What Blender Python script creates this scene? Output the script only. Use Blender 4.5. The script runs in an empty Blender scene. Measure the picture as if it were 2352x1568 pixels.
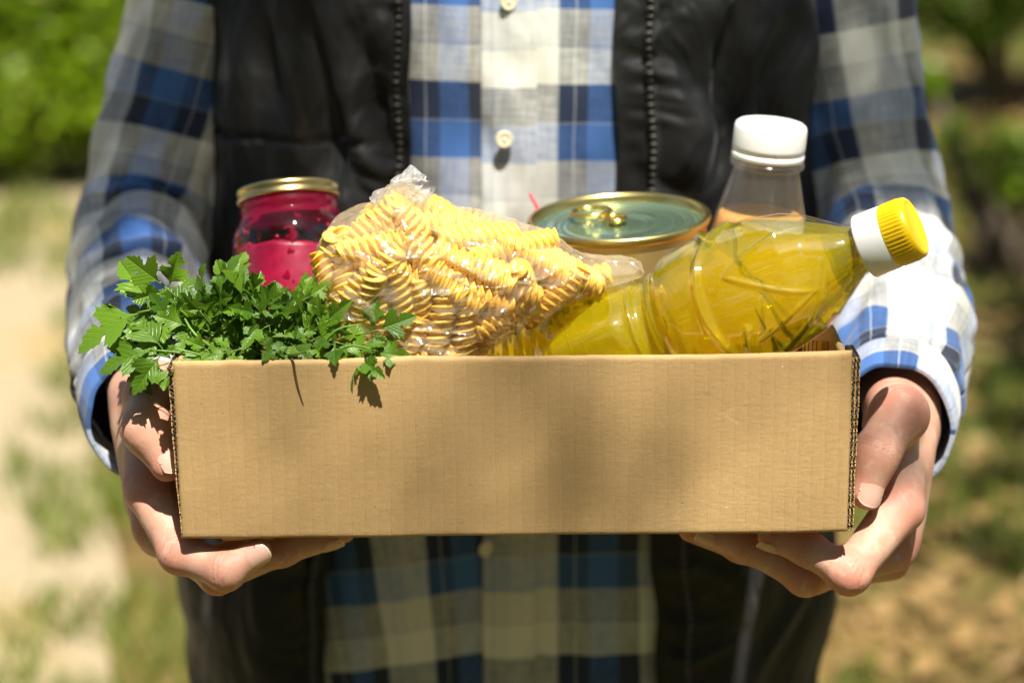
import bpy, bmesh, math, random
import numpy as np
from mathutils import Vector, Matrix, Quaternion
R = math.radians
random.seed(7); RNG = np.random.default_rng(7)
scene = bpy.context.scene
COL = scene.collection

# ------------------------------------------------------------------ camera
CAM = Vector((0.0, -1.158, 1.37)); PITCH = R(15.0); FPX = 5063.0     # focal length in units of a 2352-wide picture
cd = bpy.data.cameras.new('camera'); cam = bpy.data.objects.new('camera', cd); COL.objects.link(cam)
cam.location = CAM; cam.rotation_euler = (R(90) - PITCH, 0, 0)
cd.sensor_width = 36.0; cd.lens = 36.0 * FPX / 2352.0; cd.clip_start = 0.05; cd.clip_end = 500
cd.dof.use_dof = True; cd.dof.focus_distance = 1.235; cd.dof.aperture_fstop = 4.0
scene.camera = cam
# ------------------------------------------------------------------ sky and sun
SUN = Vector((0.11, -0.41, 0.905)).normalized()                       # towards the sun
w = bpy.data.worlds.new('World'); scene.world = w; w.use_nodes = True
nt = w.node_tree; nt.nodes.clear()
sky = nt.nodes.new('ShaderNodeTexSky'); sky.sky_type = 'NISHITA'; sky.sun_disc = False
sky.sun_elevation = math.asin(SUN.z); sky.sun_rotation = math.atan2(SUN.x, SUN.y); sky.dust_density = 1.5
bg = nt.nodes.new('ShaderNodeBackground'); bg.inputs['Strength'].default_value = 0.05
wo = nt.nodes.new('ShaderNodeOutputWorld')
nt.links.new(sky.outputs[0], bg.inputs[0]); nt.links.new(bg.outputs[0], wo.inputs[0])
sl = bpy.data.lights.new('sun', 'SUN'); sl.energy = 5.0; sl.angle = R(0.53); sl.color = (1.0, 0.955, 0.86)
so = bpy.data.objects.new('sun', sl); COL.objects.link(so)
so.rotation_euler = SUN.to_track_quat('Z', 'Y').to_euler(); so.location = (2, -6, 12)
# ------------------------------------------------------------------ picture
scene.view_settings.view_transform = 'Standard'; scene.view_settings.look = 'None'
scene.view_settings.exposure = 1.02; scene.view_settings.gamma = 1.0
scene.render.engine = 'CYCLES'
cy = scene.cycles
cy.use_denoising = True; cy.max_bounces = 14; cy.transparent_max_bounces = 40; cy.transmission_bounces = 12
cy.glossy_bounces = 5; cy.diffuse_bounces = 4; cy.sample_clamp_indirect = 6.0; cy.blur_glossy = 0.5
try: cy.denoiser = 'OPENIMAGEDENOISE'
except Exception: pass

# ------------------------------------------------------------------ helpers
FWD = Vector((0, math.cos(PITCH), -math.sin(PITCH))); UPV = Vector((0, math.sin(PITCH), math.cos(PITCH)))
def P(u, v, y):
    """the point at depth y on the line of sight through (u, v), used to lay things out at their real depth"""
    d = FWD * FPX + Vector((u - 1176, 0, 0)) - UPV * (v - 784)
    return CAM + d * ((y - CAM.y) / d.y)

def sm(a, b, x):
    t = np.clip((x - a) / (b - a), 0, 1); return t * t * (3 - 2 * t)
_perm = np.random.default_rng(3).permutation(256); _perm = np.concatenate([_perm, _perm, _perm])
_g = np.random.default_rng(5).normal(size=(256, 3)); _g /= np.linalg.norm(_g, axis=1)[:, None]
def noise(x, y, z=0.0):
    x, y, z = np.broadcast_arrays(np.asarray(x, float), np.asarray(y, float), np.asarray(z, float))
    xi, yi, zi = np.floor(x).astype(int), np.floor(y).astype(int), np.floor(z).astype(int)
    xf, yf, zf = x - xi, y - yi, z - zi
    f = lambda t: t * t * t * (t * (t * 6 - 15) + 10)
    u, v, w_ = f(xf), f(yf), f(zf)
    def gr(i, j, k):
        h = _perm[_perm[_perm[(xi + i) & 255] + ((yi + j) & 255)] + ((zi + k) & 255)]
        gg = _g[h]; return gg[..., 0] * (xf - i) + gg[..., 1] * (yf - j) + gg[..., 2] * (zf - k)
    l = lambda a, b, t: a + t * (b - a)
    return 1.6 * l(l(l(gr(0,0,0), gr(1,0,0), u), l(gr(0,1,0), gr(1,1,0), u), v), l(l(gr(0,0,1), gr(1,0,1), u), l(gr(0,1,1), gr(1,1,1), u), v), w_)

def mesh(name, verts, faces, uv=None, smooth=True, attr=None):
    me = bpy.data.meshes.new(name)
    me.from_pydata([tuple(v) for v in np.asarray(verts, float)] if not isinstance(verts, list) else verts, [], faces if isinstance(faces, list) else faces.tolist())
    if uv is not None:
        lay = me.uv_layers.new(name='UVMap'); vi = np.empty(len(me.loops), int); me.loops.foreach_get('vertex_index', vi)
        lay.data.foreach_set('uv', np.asarray(uv, float)[vi].ravel())
    if attr is not None:
        for k, val in attr.items():
            a = me.attributes.new(k, 'FLOAT', 'POINT'); a.data.foreach_set('value', np.asarray(val, np.float32))
    if smooth: me.polygons.foreach_set('use_smooth', [True] * len(me.polygons))
    me.update(); return me
def obj(name, me, mat=None, parent=None, label=None, cat=None, group=None, kind=None):
    o = bpy.data.objects.new(name, me); COL.objects.link(o)
    if mat is not None and me is not None and not len(me.materials): me.materials.append(mat)
    if parent is not None: o.parent = parent
    for k, v in (('label', label), ('category', cat), ('group', group), ('kind', kind)):
        if v: o[k] = v
    return o
def thing(name, loc, label, cat, group=None):
    o = obj(name, None, label=label, cat=cat, group=group); o.location = loc; o.empty_display_size = 0.05; return o
def put(o, parent):          # part built in world coordinates, kept there under a thing that has a place of its own
    o.parent = parent; o.matrix_parent_inverse = parent.matrix_basis.inverted(); return o
def grid_faces(nu, nv, wrap_u=False, flip=False):
    f = []
    for j in range(nv - 1):
        for i in range(nu if wrap_u else nu - 1):
            a, b = j * nu + i, j * nu + (i + 1) % nu; q = (a, b, b + nu, a + nu); f.append(q[::-1] if flip else q)
    return f
def lathe(profile, n=64, cap0=True, cap1=True):
    """profile: list of (r, z); around +Z"""
    pr = np.asarray(profile, float); a = np.linspace(0, 2 * np.pi, n, endpoint=False)
    v = np.stack([pr[:, 0:1] * np.cos(a), pr[:, 0:1] * np.sin(a), np.repeat(pr[:, 1:2], n, 1)], -1).reshape(-1, 3)
    f = grid_faces(n, len(pr), True)
    if cap0: f.append(tuple(range(n))[::-1])
    if cap1: f.append(tuple((len(pr) - 1) * n + k for k in range(n)))
    return v, f
def tube(pts, rad, n=10, caps=True):
    pts = [Vector(p) for p in pts]; rad = rad if hasattr(rad, '__len__') else [rad] * len(pts)
    vs, fs = [], []; nrm = None
    for i, p in enumerate(pts):
        t = (pts[min(i + 1, len(pts) - 1)] - pts[max(i - 1, 0)]).normalized()
        if nrm is None: nrm = t.orthogonal().normalized()
        nrm = (nrm - t * nrm.dot(t)).normalized(); bi = t.cross(nrm)
        for k in range(n):
            a = 2 * math.pi * k / n; vs.append(tuple(p + (nrm * math.cos(a) + bi * math.sin(a)) * rad[i]))
    fs = grid_faces(n, len(pts), True)
    if caps: fs += [tuple(range(n))[::-1], tuple((len(pts) - 1) * n + k for k in range(n))]
    return vs, fs
def box_mesh(name, sx, sy, sz, bevel=0.002, seg=2):
    bm = bmesh.new(); bmesh.ops.create_cube(bm, size=1); bmesh.ops.scale(bm, vec=(sx, sy, sz), verts=bm.verts)
    if bevel: bmesh.ops.bevel(bm, geom=bm.edges[:], offset=bevel, segments=seg, affect='EDGES')
    me = bpy.data.meshes.new(name); bm.to_mesh(me); bm.free()
    return me
def spline(pts, n):
    """Catmull-Rom through rows of pts"""
    p = np.asarray(pts, float); m = len(p); out = []
    for t in np.linspace(0, m - 1, n):
        i = min(int(t), m - 2); f = t - i
        a, b, c, d = p[max(i - 1, 0)], p[i], p[i + 1], p[min(i + 2, m - 1)]
        out.append(0.5 * (2 * b + (c - a) * f + (2 * a - 5 * b + 4 * c - d) * f * f + (3 * b - a - 3 * c + d) * f ** 3))
    return np.array(out)

# ------------------------------------------------------------------ materials
class NT:
    def __init__(s, name):
        s.m = bpy.data.materials.new(name); s.m.use_nodes = True; s.t = s.m.node_tree; s.t.nodes.clear()
        s.out = s.t.nodes.new('ShaderNodeOutputMaterial')
    def n(s, kind, **kw):
        nd = s.t.nodes.new(kind)
        for k, v in kw.items():
            if k in nd.inputs: s.set(nd.inputs[k], v)
            elif k.replace('_', ' ') in nd.inputs: s.set(nd.inputs[k.replace('_', ' ')], v)
            else: setattr(nd, k, v)
        return nd
    def set(s, i, v):
        if hasattr(v, 'is_output'): s.t.links.new(v, i)
        else:
            if hasattr(i.default_value, '__len__') and len(i.default_value) == 4 and len(v) == 3: v = (*v, 1)
            i.default_value = v
    def math(s, op, a, b=0.0, c=None, clamp=False):
        nd = s.t.nodes.new('ShaderNodeMath'); nd.operation = op; nd.use_clamp = clamp
        for i, v in enumerate((a, b, c)):
            if v is not None: s.set(nd.inputs[i], v)
        return nd.outputs[0]
    def mix(s, fac, a, b, mode='MIX'):
        nd = s.t.nodes.new('ShaderNodeMix'); nd.data_type = 'RGBA'; nd.blend_type = mode
        s.set(nd.inputs[0], fac); s.set(nd.inputs[6], a); s.set(nd.inputs[7], b); return nd.outputs[2]
    def ramp(s, fac, stops, interp='LINEAR'):
        nd = s.t.nodes.new('ShaderNodeValToRGB'); nd.color_ramp.interpolation = interp; e = nd.color_ramp.elements
        while len(e) < len(stops): e.new(0.5)
        for k, (p, c) in enumerate(stops):
            e[k].position = p; e[k].color = (*c, 1) if hasattr(c, '__len__') else (c, c, c, 1)
        s.set(nd.inputs[0], fac); return nd.outputs[0]
    def noise(s, scale, detail=4, rough=0.5, vec=None, dist=0.0):
        nd = s.t.nodes.new('ShaderNodeTexNoise'); nd.inputs['Scale'].default_value = scale; nd.inputs['Detail'].default_value = detail
        nd.inputs['Roughness'].default_value = rough; nd.inputs['Distortion'].default_value = dist
        if vec is not None: s.t.links.new(vec, nd.inputs['Vector'])
        return nd.outputs['Fac']
    def obj_co(s): return s.t.nodes.new('ShaderNodeTexCoord').outputs['Object']
    def uv(s): return s.t.nodes.new('ShaderNodeTexCoord').outputs['UV']
    def mapping(s, vec, scale=(1, 1, 1), rot=(0, 0, 0), loc=(0, 0, 0)):
        nd = s.t.nodes.new('ShaderNodeMapping'); s.t.links.new(vec, nd.inputs[0])
        nd.inputs['Scale'].default_value = scale; nd.inputs['Rotation'].default_value = rot; nd.inputs['Location'].default_value = loc; return nd.outputs[0]
    def bump(s, h, strength=0.3, dist=0.001, normal=None):
        nd = s.t.nodes.new('ShaderNodeBump'); nd.inputs['Strength'].default_value = strength; nd.inputs['Distance'].default_value = dist
        s.set(nd.inputs['Height'], h)
        if normal is not None: s.t.links.new(normal, nd.inputs['Normal'])
        return nd.outputs[0]
    def pbsdf(s, **kw):
        nd = s.n('ShaderNodeBsdfPrincipled', **kw); return nd
    def done(s, sh, vol=None):
        s.t.links.new(sh if hasattr(sh, 'is_output') else sh.outputs[0], s.out.inputs['Surface'])
        if vol is not None: s.t.links.new(vol.outputs[0], s.out.inputs['Volume'])
        return s.m
    def add(s, f, a, b):
        nd = s.t.nodes.new('ShaderNodeMixShader'); s.set(nd.inputs[0], f)
        s.t.links.new(a.outputs[0], nd.inputs[1]); s.t.links.new(b.outputs[0], nd.inputs[2]); return nd

def simple(name, base, rough=0.5, **kw):
    t = NT(name); return t.done(t.pbsdf(Base_Color=base, Roughness=rough, **kw))

def m_cardboard(name, ribs=True):
    t = NT(name); co = t.obj_co()
    f1 = t.noise(900, 3, 0.6, t.mapping(co, (1, 1, 0.35))); f2 = t.noise(14, 4, 0.6, co); f3 = t.noise(2200, 1, 0.5, co)
    col = t.ramp(f2, [(0.3, (0.43, 0.278, 0.118)), (0.7, (0.525, 0.345, 0.156))])
    col = t.mix(t.ramp(f1, [(0.25, 0.0), (0.8, 1.0)]), t.mix(0.35, col, (0.28, 0.17, 0.075)), col)
    vo = t.n('ShaderNodeTexVoronoi', Scale=170.0); t.t.links.new(co, vo.inputs['Vector'])
    sp = t.math('LESS_THAN', vo.outputs['Distance'], 0.055)
    pick = t.n('ShaderNodeSeparateColor', Color=vo.outputs['Color'])
    col = t.mix(t.math('MULTIPLY', sp, t.math('GREATER_THAN', pick.outputs[0], 0.86)), col, (0.06, 0.04, 0.03))
    col = t.mix(t.math('MULTIPLY', sp, t.math('LESS_THAN', pick.outputs[0], 0.08)), col, (0.8, 0.76, 0.7))
    sc = t.noise(38, 6, 0.7, t.mapping(co, (1, 1, 2.2)), 1.5)
    col = t.mix(t.ramp(sc, [(0.60, 0.0), (0.72, 0.30)]), col, (0.62, 0.45, 0.25)); col = t.mix(t.ramp(sc, [(0.28, 0.35), (0.38, 0.0)]), col, (0.30, 0.185, 0.08))
    h = t.math('ADD', t.math('MULTIPLY', f1, 0.25), t.math('MULTIPLY', t.noise(22, 3, 0.5, co), 1.2))
    f4 = t.noise(330, 3, 0.65, t.mapping(co, (0.45, 1, 1.3)))
    h = t.math('ADD', h, t.math('MULTIPLY', f4, 0.55))
    if ribs:
        sx = t.n('ShaderNodeSeparateXYZ', Vector=co)
        ph = t.math('MULTIPLY', t.math('ADD', sx.outputs[0], t.math('MULTIPLY', t.noise(5, 2, 0.5, co), 0.006)), 2 * math.pi / 0.0073)
        rib = t.math('POWER', t.math('ABSOLUTE', t.math('SINE', t.math('MULTIPLY', ph, 0.5))), 0.4)
        rib = t.math('MULTIPLY', rib, t.math('ADD', 0.15, t.math('MULTIPLY', t.noise(9, 2, 0.5, t.mapping(co, (1, 1, 0.4))), 1.0)))
        h = t.math('ADD', h, t.math('MULTIPLY', rib, 0.8))
    return t.done(t.pbsdf(Base_Color=col, Roughness=0.82, Specular_IOR_Level=0.25, Normal=t.bump(h, 0.55, 0.0007)))
M_CARD = m_cardboard('cardboard'); M_CARD_IN = m_cardboard('cardboard_inner', False)
M_CARD_EDGE = simple('cardboard_edge', (0.16, 0.105, 0.055), 0.9)

def m_skin():
    t = NT('skin'); co = t.obj_co()
    red = t.n('ShaderNodeAttribute', attribute_name='red').outputs['Fac']
    n1 = t.noise(45, 4, 0.6, co); n2 = t.noise(170, 3, 0.6, co)
    col = t.mix(t.ramp(n1, [(0.3, 0.0), (0.75, 1.0)]), (0.58, 0.365, 0.262), (0.50, 0.255, 0.175))
    col = t.mix(t.math('MULTIPLY', red, 0.95), col, (0.57, 0.185, 0.135))
    col = t.mix(t.ramp(n2, [(0.45, 0.0), (0.8, 0.35)]), col, (0.50, 0.27, 0.18))
    crc = t.n('ShaderNodeAttribute', attribute_name='crease').outputs['Fac']
    col = t.mix(t.math('MULTIPLY', crc, 0.42), col, (0.36, 0.15, 0.10))
    col = t.mix(t.ramp(t.noise(110, 3, 0.6, co, 0.5), [(0.52, 0.0), (0.70, 0.5)]), col, (0.66, 0.45, 0.35))
    vo = t.n('ShaderNodeTexVoronoi', Scale=900.0, feature='DISTANCE_TO_EDGE'); t.t.links.new(co, vo.inputs['Vector'])
    cr = t.n('ShaderNodeAttribute', attribute_name='crease').outputs['Fac']
    b = t.bump(t.math('MULTIPLY', vo.outputs['Distance'], 0.6), 0.30, 0.0006, t.bump(t.math('MULTIPLY', cr, -1.0), 0.45, 0.0007, t.bump(t.noise(60, 4, 0.55, co), 0.25, 0.003)))
    return t.done(t.pbsdf(Base_Color=col, Roughness=0.52, Subsurface_Weight=0.22, Subsurface_Radius=(1.0, 0.32, 0.18), Subsurface_Scale=0.006, Specular_IOR_Level=0.34, Normal=b))
M_SKIN = m_skin()
M_NAIL = simple('nail', (0.62, 0.375, 0.295), 0.22, Specular_IOR_Level=0.6, Subsurface_Weight=0.15, Subsurface_Scale=0.003)
M_NAILTIP = simple('nail_tip', (0.68, 0.53, 0.42), 0.3)

def m_plaid():
    t = NT('plaid_cotton'); uv = t.uv()
    wob = t.noise(16, 2, 0.5, uv)
    s = t.n('ShaderNodeSeparateXYZ', Vector=uv)
    def bands(x, per, off, stops):
        f = t.math('FRACT', t.math('ADD', t.math('DIVIDE', t.math('ADD', x, t.math('MULTIPLY', wob, 0.003)), per), off))
        return t.ramp(f, stops, 'CONSTANT')
    W = (0.72, 0.71, 0.65); W2 = (0.60, 0.61, 0.59); G = (0.36, 0.38, 0.40)
    N = (0.020, 0.030, 0.065); B = (0.055, 0.140, 0.38); K = (0.035, 0.036, 0.042)
    warp = bands(s.outputs[0], 0.100, 0.0, [(0.0, N), (0.105, G), (0.115, N), (0.20, B), (0.40, K), (0.545, W2), (0.655, G), (0.665, W2), (0.78, W), (0.985, G)])
    weft = bands(s.outputs[1], 0.102, 0.0, [(0.0, (.72, .71, .63)), (0.235, W2), (0.245, G), (0.255, (0.50, 0.50, 0.47)), (0.49, B), (0.735, G), (0.745, N)])
    x1 = t.math('SINE', t.math('MULTIPLY', s.outputs[0], 2 * math.pi / 0.00075)); y1 = t.math('SINE', t.math('MULTIPLY', s.outputs[1], 2 * math.pi / 0.00075))
    fac = t.math('ADD', 0.5, t.math('MULTIPLY', t.math('SUBTRACT', t.noise(420, 2, 0.6, t.mapping(uv, (1, 0.12, 1))), t.noise(420, 2, 0.6, t.mapping(uv, (0.12, 1, 1)))), 0.55), clamp=True)
    col = t.mix(fac, warp, weft)
    h = t.math('ADD', t.math('MULTIPLY', x1, y1), t.math('MULTIPLY', t.noise(260, 3, 0.6, uv), 2.0))
    h2 = t.noise(38, 4, 0.55, t.mapping(uv, (1, 0.7, 1)), 0.4)
    b = t.bump(h, 0.18, 0.0004, t.bump(h2, 0.35, 0.004))
    return t.done(t.pbsdf(Base_Color=col, Roughness=0.85, Specular_IOR_Level=0.2, Sheen_Weight=0.15, Normal=b))
M_PLAID = m_plaid()
def m_vest():
    t = NT('black_vest_fabric'); co = t.obj_co()
    n = t.noise(60, 4, 0.6, co, 0.6); n2 = t.noise(900, 2, 0.5, co); n3 = t.noise(14, 3, 0.5, t.mapping(co, (1, 1, 0.5)), 0.8)
    b = t.bump(n2, 0.15, 0.0003, t.bump(n, 0.18, 0.005, t.bump(n3, 0.7, 0.03)))
    return t.done(t.pbsdf(Base_Color=(0.0080, 0.0083, 0.0088), Roughness=0.62, Specular_IOR_Level=0.32, Sheen_Weight=0.14, Sheen_Roughness=0.4, Sheen_Tint=(0.5, 0.5, 0.5, 1), Normal=b))
M_VEST = m_vest()
M_TROUSER = simple('dark_trousers', (0.014, 0.014, 0.016), 0.85)
M_TOOTH = simple('zip_tooth', (0.08, 0.076, 0.062), 0.22, Specular_IOR_Level=0.7)
M_TAPE = simple('zip_tape', (0.010, 0.010, 0.010), 0.85)  # flat black; also paints the shaded gaps in the box's cut edges
M_BUTTON = simple('button', (0.72, 0.66, 0.46), 0.28, Subsurface_Weight=0.1, Subsurface_Scale=0.002)
M_THREAD = simple('thread', (0.8, 0.78, 0.7), 0.9)
M_SHOE = simple('shoe', (0.03, 0.025, 0.02), 0.5)
M_HAIR = simple('hair', (0.03, 0.018, 0.01), 0.6)

def m_thin(name, tint=(1, 1, 1), milk=0.0, milk_col=(0.8, 0.8, 0.8), rough=0.05, bump=None, f0=0.04, edge=0.6):
    """thin clear sheet: transparent with a fresnel gloss and, if milky, a little diffuse"""
    t = NT(name); co = t.obj_co(); nrm = bump(t, co) if bump else None
    kw = {'Normal': nrm} if nrm is not None else {}
    tr = t.n('ShaderNodeBsdfTransparent', Color=tint); gl = t.n('ShaderNodeBsdfGlossy', Color=(1, 1, 1), Roughness=rough, **kw)
    lw = t.n('ShaderNodeLayerWeight', Blend=0.35, **kw)
    base = tr
    if milk:
        df = t.n('ShaderNodeBsdfDiffuse', Color=milk_col, **kw); tl = t.n('ShaderNodeBsdfTranslucent', Color=milk_col, **kw)
        base = t.add(t.math('ADD', milk, t.math('MULTIPLY', t.math('POWER', lw.outputs['Facing'], 3.0), milk * 1.6), clamp=True), tr, t.add(0.5, df, tl))
    fac = t.math('ADD', f0, t.math('MULTIPLY', t.math('POWER', lw.outputs['Facing'], 3.5), edge), clamp=True)
    return t.done(t.add(fac, base, gl))
def bag_bump(t, co):
    vo = t.n('ShaderNodeTexVoronoi', Scale=26.0, feature='DISTANCE_TO_EDGE'); t.t.links.new(t.mapping(co, (1, 1, 1.7), (0.3, 0.5, 0.7)), vo.inputs['Vector'])
    r = t.math('POWER', t.math('SUBTRACT', 1.0, t.math('MULTIPLY', vo.outputs['Distance'], 3.0), clamp=True), 6.0)
    n = t.noise(42, 3, 0.5, t.mapping(co, (0.5, 1, 1.6), (0, 0.5, 0)), 0.8)
    return t.bump(t.math('ADD', t.math('MULTIPLY', r, 0.5), n), 0.8, 0.005)
M_FILM = m_thin('bag_film', (0.97, 0.965, 0.95), 0.22, (0.95, 0.84, 0.56), 0.12, bag_bump, 0.11, 0.6)
def knot_bump(t, co): return t.bump(t.noise(160, 5, 0.6, co, 1.0), 0.8, 0.003)
M_KNOT = m_thin('bag_knot_film', (0.95, 0.95, 0.95), 0.30, (0.85, 0.85, 0.84), 0.15, knot_bump, 0.08, 0.5)

def m_pasta():
    t = NT('pasta'); co = t.obj_co(); oi = t.n('ShaderNodeObjectInfo')
    col = t.mix(oi.outputs['Random'], (0.90, 0.50, 0.055), (0.94, 0.62, 0.12))
    return t.done(t.pbsdf(Base_Color=col, Roughness=0.5, Subsurface_Weight=0.35, Subsurface_Radius=(1.0, 0.7, 0.3), Subsurface_Scale=0.004, Normal=t.bump(t.noise(700, 2, 0.5, co), 0.12, 0.0004)))
M_PASTA = m_pasta()

def m_leaf(name, c1, c2, trans=0.35, rough=0.42, veins=False):
    t = NT(name); oi = t.n('ShaderNodeObjectInfo'); co = t.obj_co()
    n = t.noise(60, 3, 0.6, co)
    col = t.mix(t.math('ADD', t.math('MULTIPLY', oi.outputs['Random'], 0.6), t.math('MULTIPLY', n, 0.4)), c1, c2)
    h = n
    if veins:
        sx = t.n('ShaderNodeSeparateXYZ', Vector=t.uv()); ay = t.math('ABSOLUTE', sx.outputs[1])
        wv = t.math('SINE', t.math('MULTIPLY', t.math('SUBTRACT', sx.outputs[0], t.math('MULTIPLY', ay, 1.1)), 62.0))
        rib = t.math('SUBTRACT', 1.0, t.math('DIVIDE', ay, 0.016), clamp=True)
        vein = t.math('MAXIMUM', rib, t.math('MULTIPLY', t.math('POWER', t.math('MAXIMUM', wv, 0.0), 6.0), 0.5))
        col = t.mix(t.math('MULTIPLY', vein, 0.45), col, (0.22, 0.36, 0.07))
        h = t.math('SUBTRACT', t.math('MULTIPLY', n, 0.4), vein)
    geo = t.n('ShaderNodeNewGeometry')
    col2 = t.mix(geo.outputs['Backfacing'], col, t.mix(0.45, col, (0.16, 0.24, 0.09)))
    pb = t.pbsdf(Base_Color=col2, Roughness=rough, Specular_IOR_Level=0.45, Normal=t.bump(h, 0.4, 0.0012 if veins else 0.002))
    tl = t.n('ShaderNodeBsdfTranslucent', Color=t.mix(0.5, col, (0.30, 0.50, 0.03)))
    return t.done(t.add(trans, pb, tl))
M_PARSLEY = m_leaf('parsley_leaf', (0.012, 0.060, 0.004), (0.135, 0.255, 0.010), 0.26, 0.34, True)
M_STEM = simple('parsley_stem', (0.12, 0.25, 0.03), 0.45, Subsurface_Weight=0.2, Subsurface_Scale=0.003)

# ------------------------------------------------------------------ signed-distance modelling for bodies
def surface_nets(f, org, h):
    s = f < 0
    c = np.zeros(tuple(n - 1 for n in f.shape), np.int8)
    C = [(i, j, k) for i in (0, 1) for j in (0, 1) for k in (0, 1)]
    sl_ = lambda o, n: slice(o, n - 1 + o)
    for (i, j, k) in C: c += s[sl_(i, f.shape[0]), sl_(j, f.shape[1]), sl_(k, f.shape[2])]
    act = (c > 0) & (c < 8); I = np.argwhere(act); idx = np.full(c.shape, -1, int); idx[act] = np.arange(len(I))
    acc = np.zeros((len(I), 3)); cnt = np.zeros(len(I))
    for a in C:
        for ax in range(3):
            if a[ax]: continue
            b = list(a); b[ax] = 1
            fa = f[tuple((I + a).T)]; fb = f[tuple((I + b).T)]; x = (fa < 0) != (fb < 0)
            t = np.where(x, fa / np.where(x, fa - fb, 1), 0); p = np.repeat(np.array([a], float), len(I), 0); p[:, ax] = t
            acc += p * x[:, None]; cnt += x
    V = (I + acc / cnt[:, None]) * h + org
    Q = []
    for ax in range(3):
        o = [0, 1, 2]; o.remove(ax); b, d = o
        lo = [slice(None)] * 3; hi = [slice(None)] * 3; lo[ax] = slice(0, -1); hi[ax] = slice(1, None)
        x = s[tuple(lo)] != s[tuple(hi)]; E = np.argwhere(x)
        E = E[(E[:, b] > 0) & (E[:, d] > 0) & (E[:, b] < f.shape[b] - 1) & (E[:, d] < f.shape[d] - 1)]
        ins = s[tuple(E.T)]
        def cell(db, dd):
            q = E.copy(); q[:, b] -= db; q[:, d] -= dd; return idx[tuple(q.T)]
        q = np.stack([cell(1, 1), cell(0, 1), cell(0, 0), cell(1, 0)], 1)
        flip = ins if ax != 1 else ~ins
        q[~flip] = q[~flip][:, ::-1]; Q.append(q)
    return V, np.concatenate(Q)
def smin(a, b, k):
    h = np.clip(0.5 + 0.5 * (b - a) / k, 0, 1); return b + (a - b) * h - np.float32(k) * h * (1 - h)
def cone(X, a, b, ra, rb):
    a = np.array(a, np.float32); ab = np.array(b, np.float32) - a
    x, y, z = X[..., 0] - a[0], X[..., 1] - a[1], X[..., 2] - a[2]
    h = np.clip((x * ab[0] + y * ab[1] + z * ab[2]) / (ab @ ab), 0, 1)
    x -= h * ab[0]; y -= h * ab[1]; z -= h * ab[2]
    return np.sqrt(x * x + y * y + z * z) - (np.float32(ra) + h * np.float32(rb - ra))
def ell(X, c, r):
    r = np.array(r); q = (X - np.array(c)); k0 = np.linalg.norm(q / r, axis=-1); k1 = np.linalg.norm(q / (r * r), axis=-1)
    return k0 * (k0 - 1) / np.maximum(k1, 1e-6)
def sample(lo, hi, h):
    lo = np.array(lo); n = np.ceil((np.array(hi) - lo) / h).astype(int) + 1
    g = np.stack(np.meshgrid(*[lo[i] + h * np.arange(n[i]) for i in range(3)], indexing='ij'), -1).astype(np.float32); return g, lo

# ================================================================== the setting
def m_ground():
    t = NT('park_ground'); co = t.obj_co()
    n1 = t.noise(0.9, 5, 0.6, co); n2 = t.noise(6, 5, 0.65, co); n3 = t.noise(60, 3, 0.6, co)
    soil = t.ramp(n2, [(0.3, (0.07, 0.048, 0.018)), (0.52, (0.14, 0.092, 0.032)), (0.72, (0.24, 0.15, 0.05))])
    moss = t.ramp(n3, [(0.3, (0.055, 0.085, 0.015)), (0.7, (0.15, 0.165, 0.035))])
    col = t.mix(t.ramp(n1, [(0.44, 0.0), (0.60, 0.8)]), soil, moss)
    return t.done(t.pbsdf(Base_Color=col, Roughness=0.95, Specular_IOR_Level=0.1, Normal=t.bump(n3, 0.6, 0.02)))
def m_path():
    t = NT('sandy_path'); co = t.obj_co()
    n1 = t.noise(1.7, 5, 0.6, co); n2 = t.noise(25, 4, 0.6, co)
    col = t.ramp(n2, [(0.3, (0.30, 0.238, 0.150)), (0.7, (0.365, 0.292, 0.188))])
    col = t.mix(t.ramp(n1, [(0.50, 0.0), (0.66, 0.75)]), col, (0.31, 0.21, 0.06))
    return t.done(t.pbsdf(Base_Color=col, Roughness=0.95, Specular_IOR_Level=0.1, Normal=t.bump(n2, 0.5, 0.01)))
gx = np.linspace(-60, 60, 61); gy = np.linspace(-30, 90, 61); GX, GY = np.meshgrid(gx, gy)
obj('ground', mesh('ground', np.stack([GX, GY, 0 * GX], -1).reshape(-1, 3), grid_faces(61, 61)), m_ground(), kind='structure')
# the path runs past the person on the left, with a ragged edge
pl = np.linspace(-6, 16, 120)
edge_r = -0.42 - 0.13 * pl + 0.12 * noise(pl * 1.1, 3.3) + 0.05 * noise(pl * 4, 9.3)
edge_r = edge_r - 1.3 * sm(1.6, -.4, pl)
edge_l = edge_r - 3.4 + 0.3 * noise(pl * 0.7, 7.7)
far = sm(5.0, 6.4, pl)
edge_l = edge_l * (1 - far) + (edge_l + 1.6) * far
pv = []
for k in range(9):
    f = k / 8; pv.append(np.stack([edge_l * (1 - f) + edge_r * f, pl, np.full_like(pl, 0.006)], -1))
pv = np.stack(pv, 1).reshape(-1, 3)
obj('path', mesh('path', pv, grid_faces(9, 120)), m_path(), kind='structure')

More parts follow.
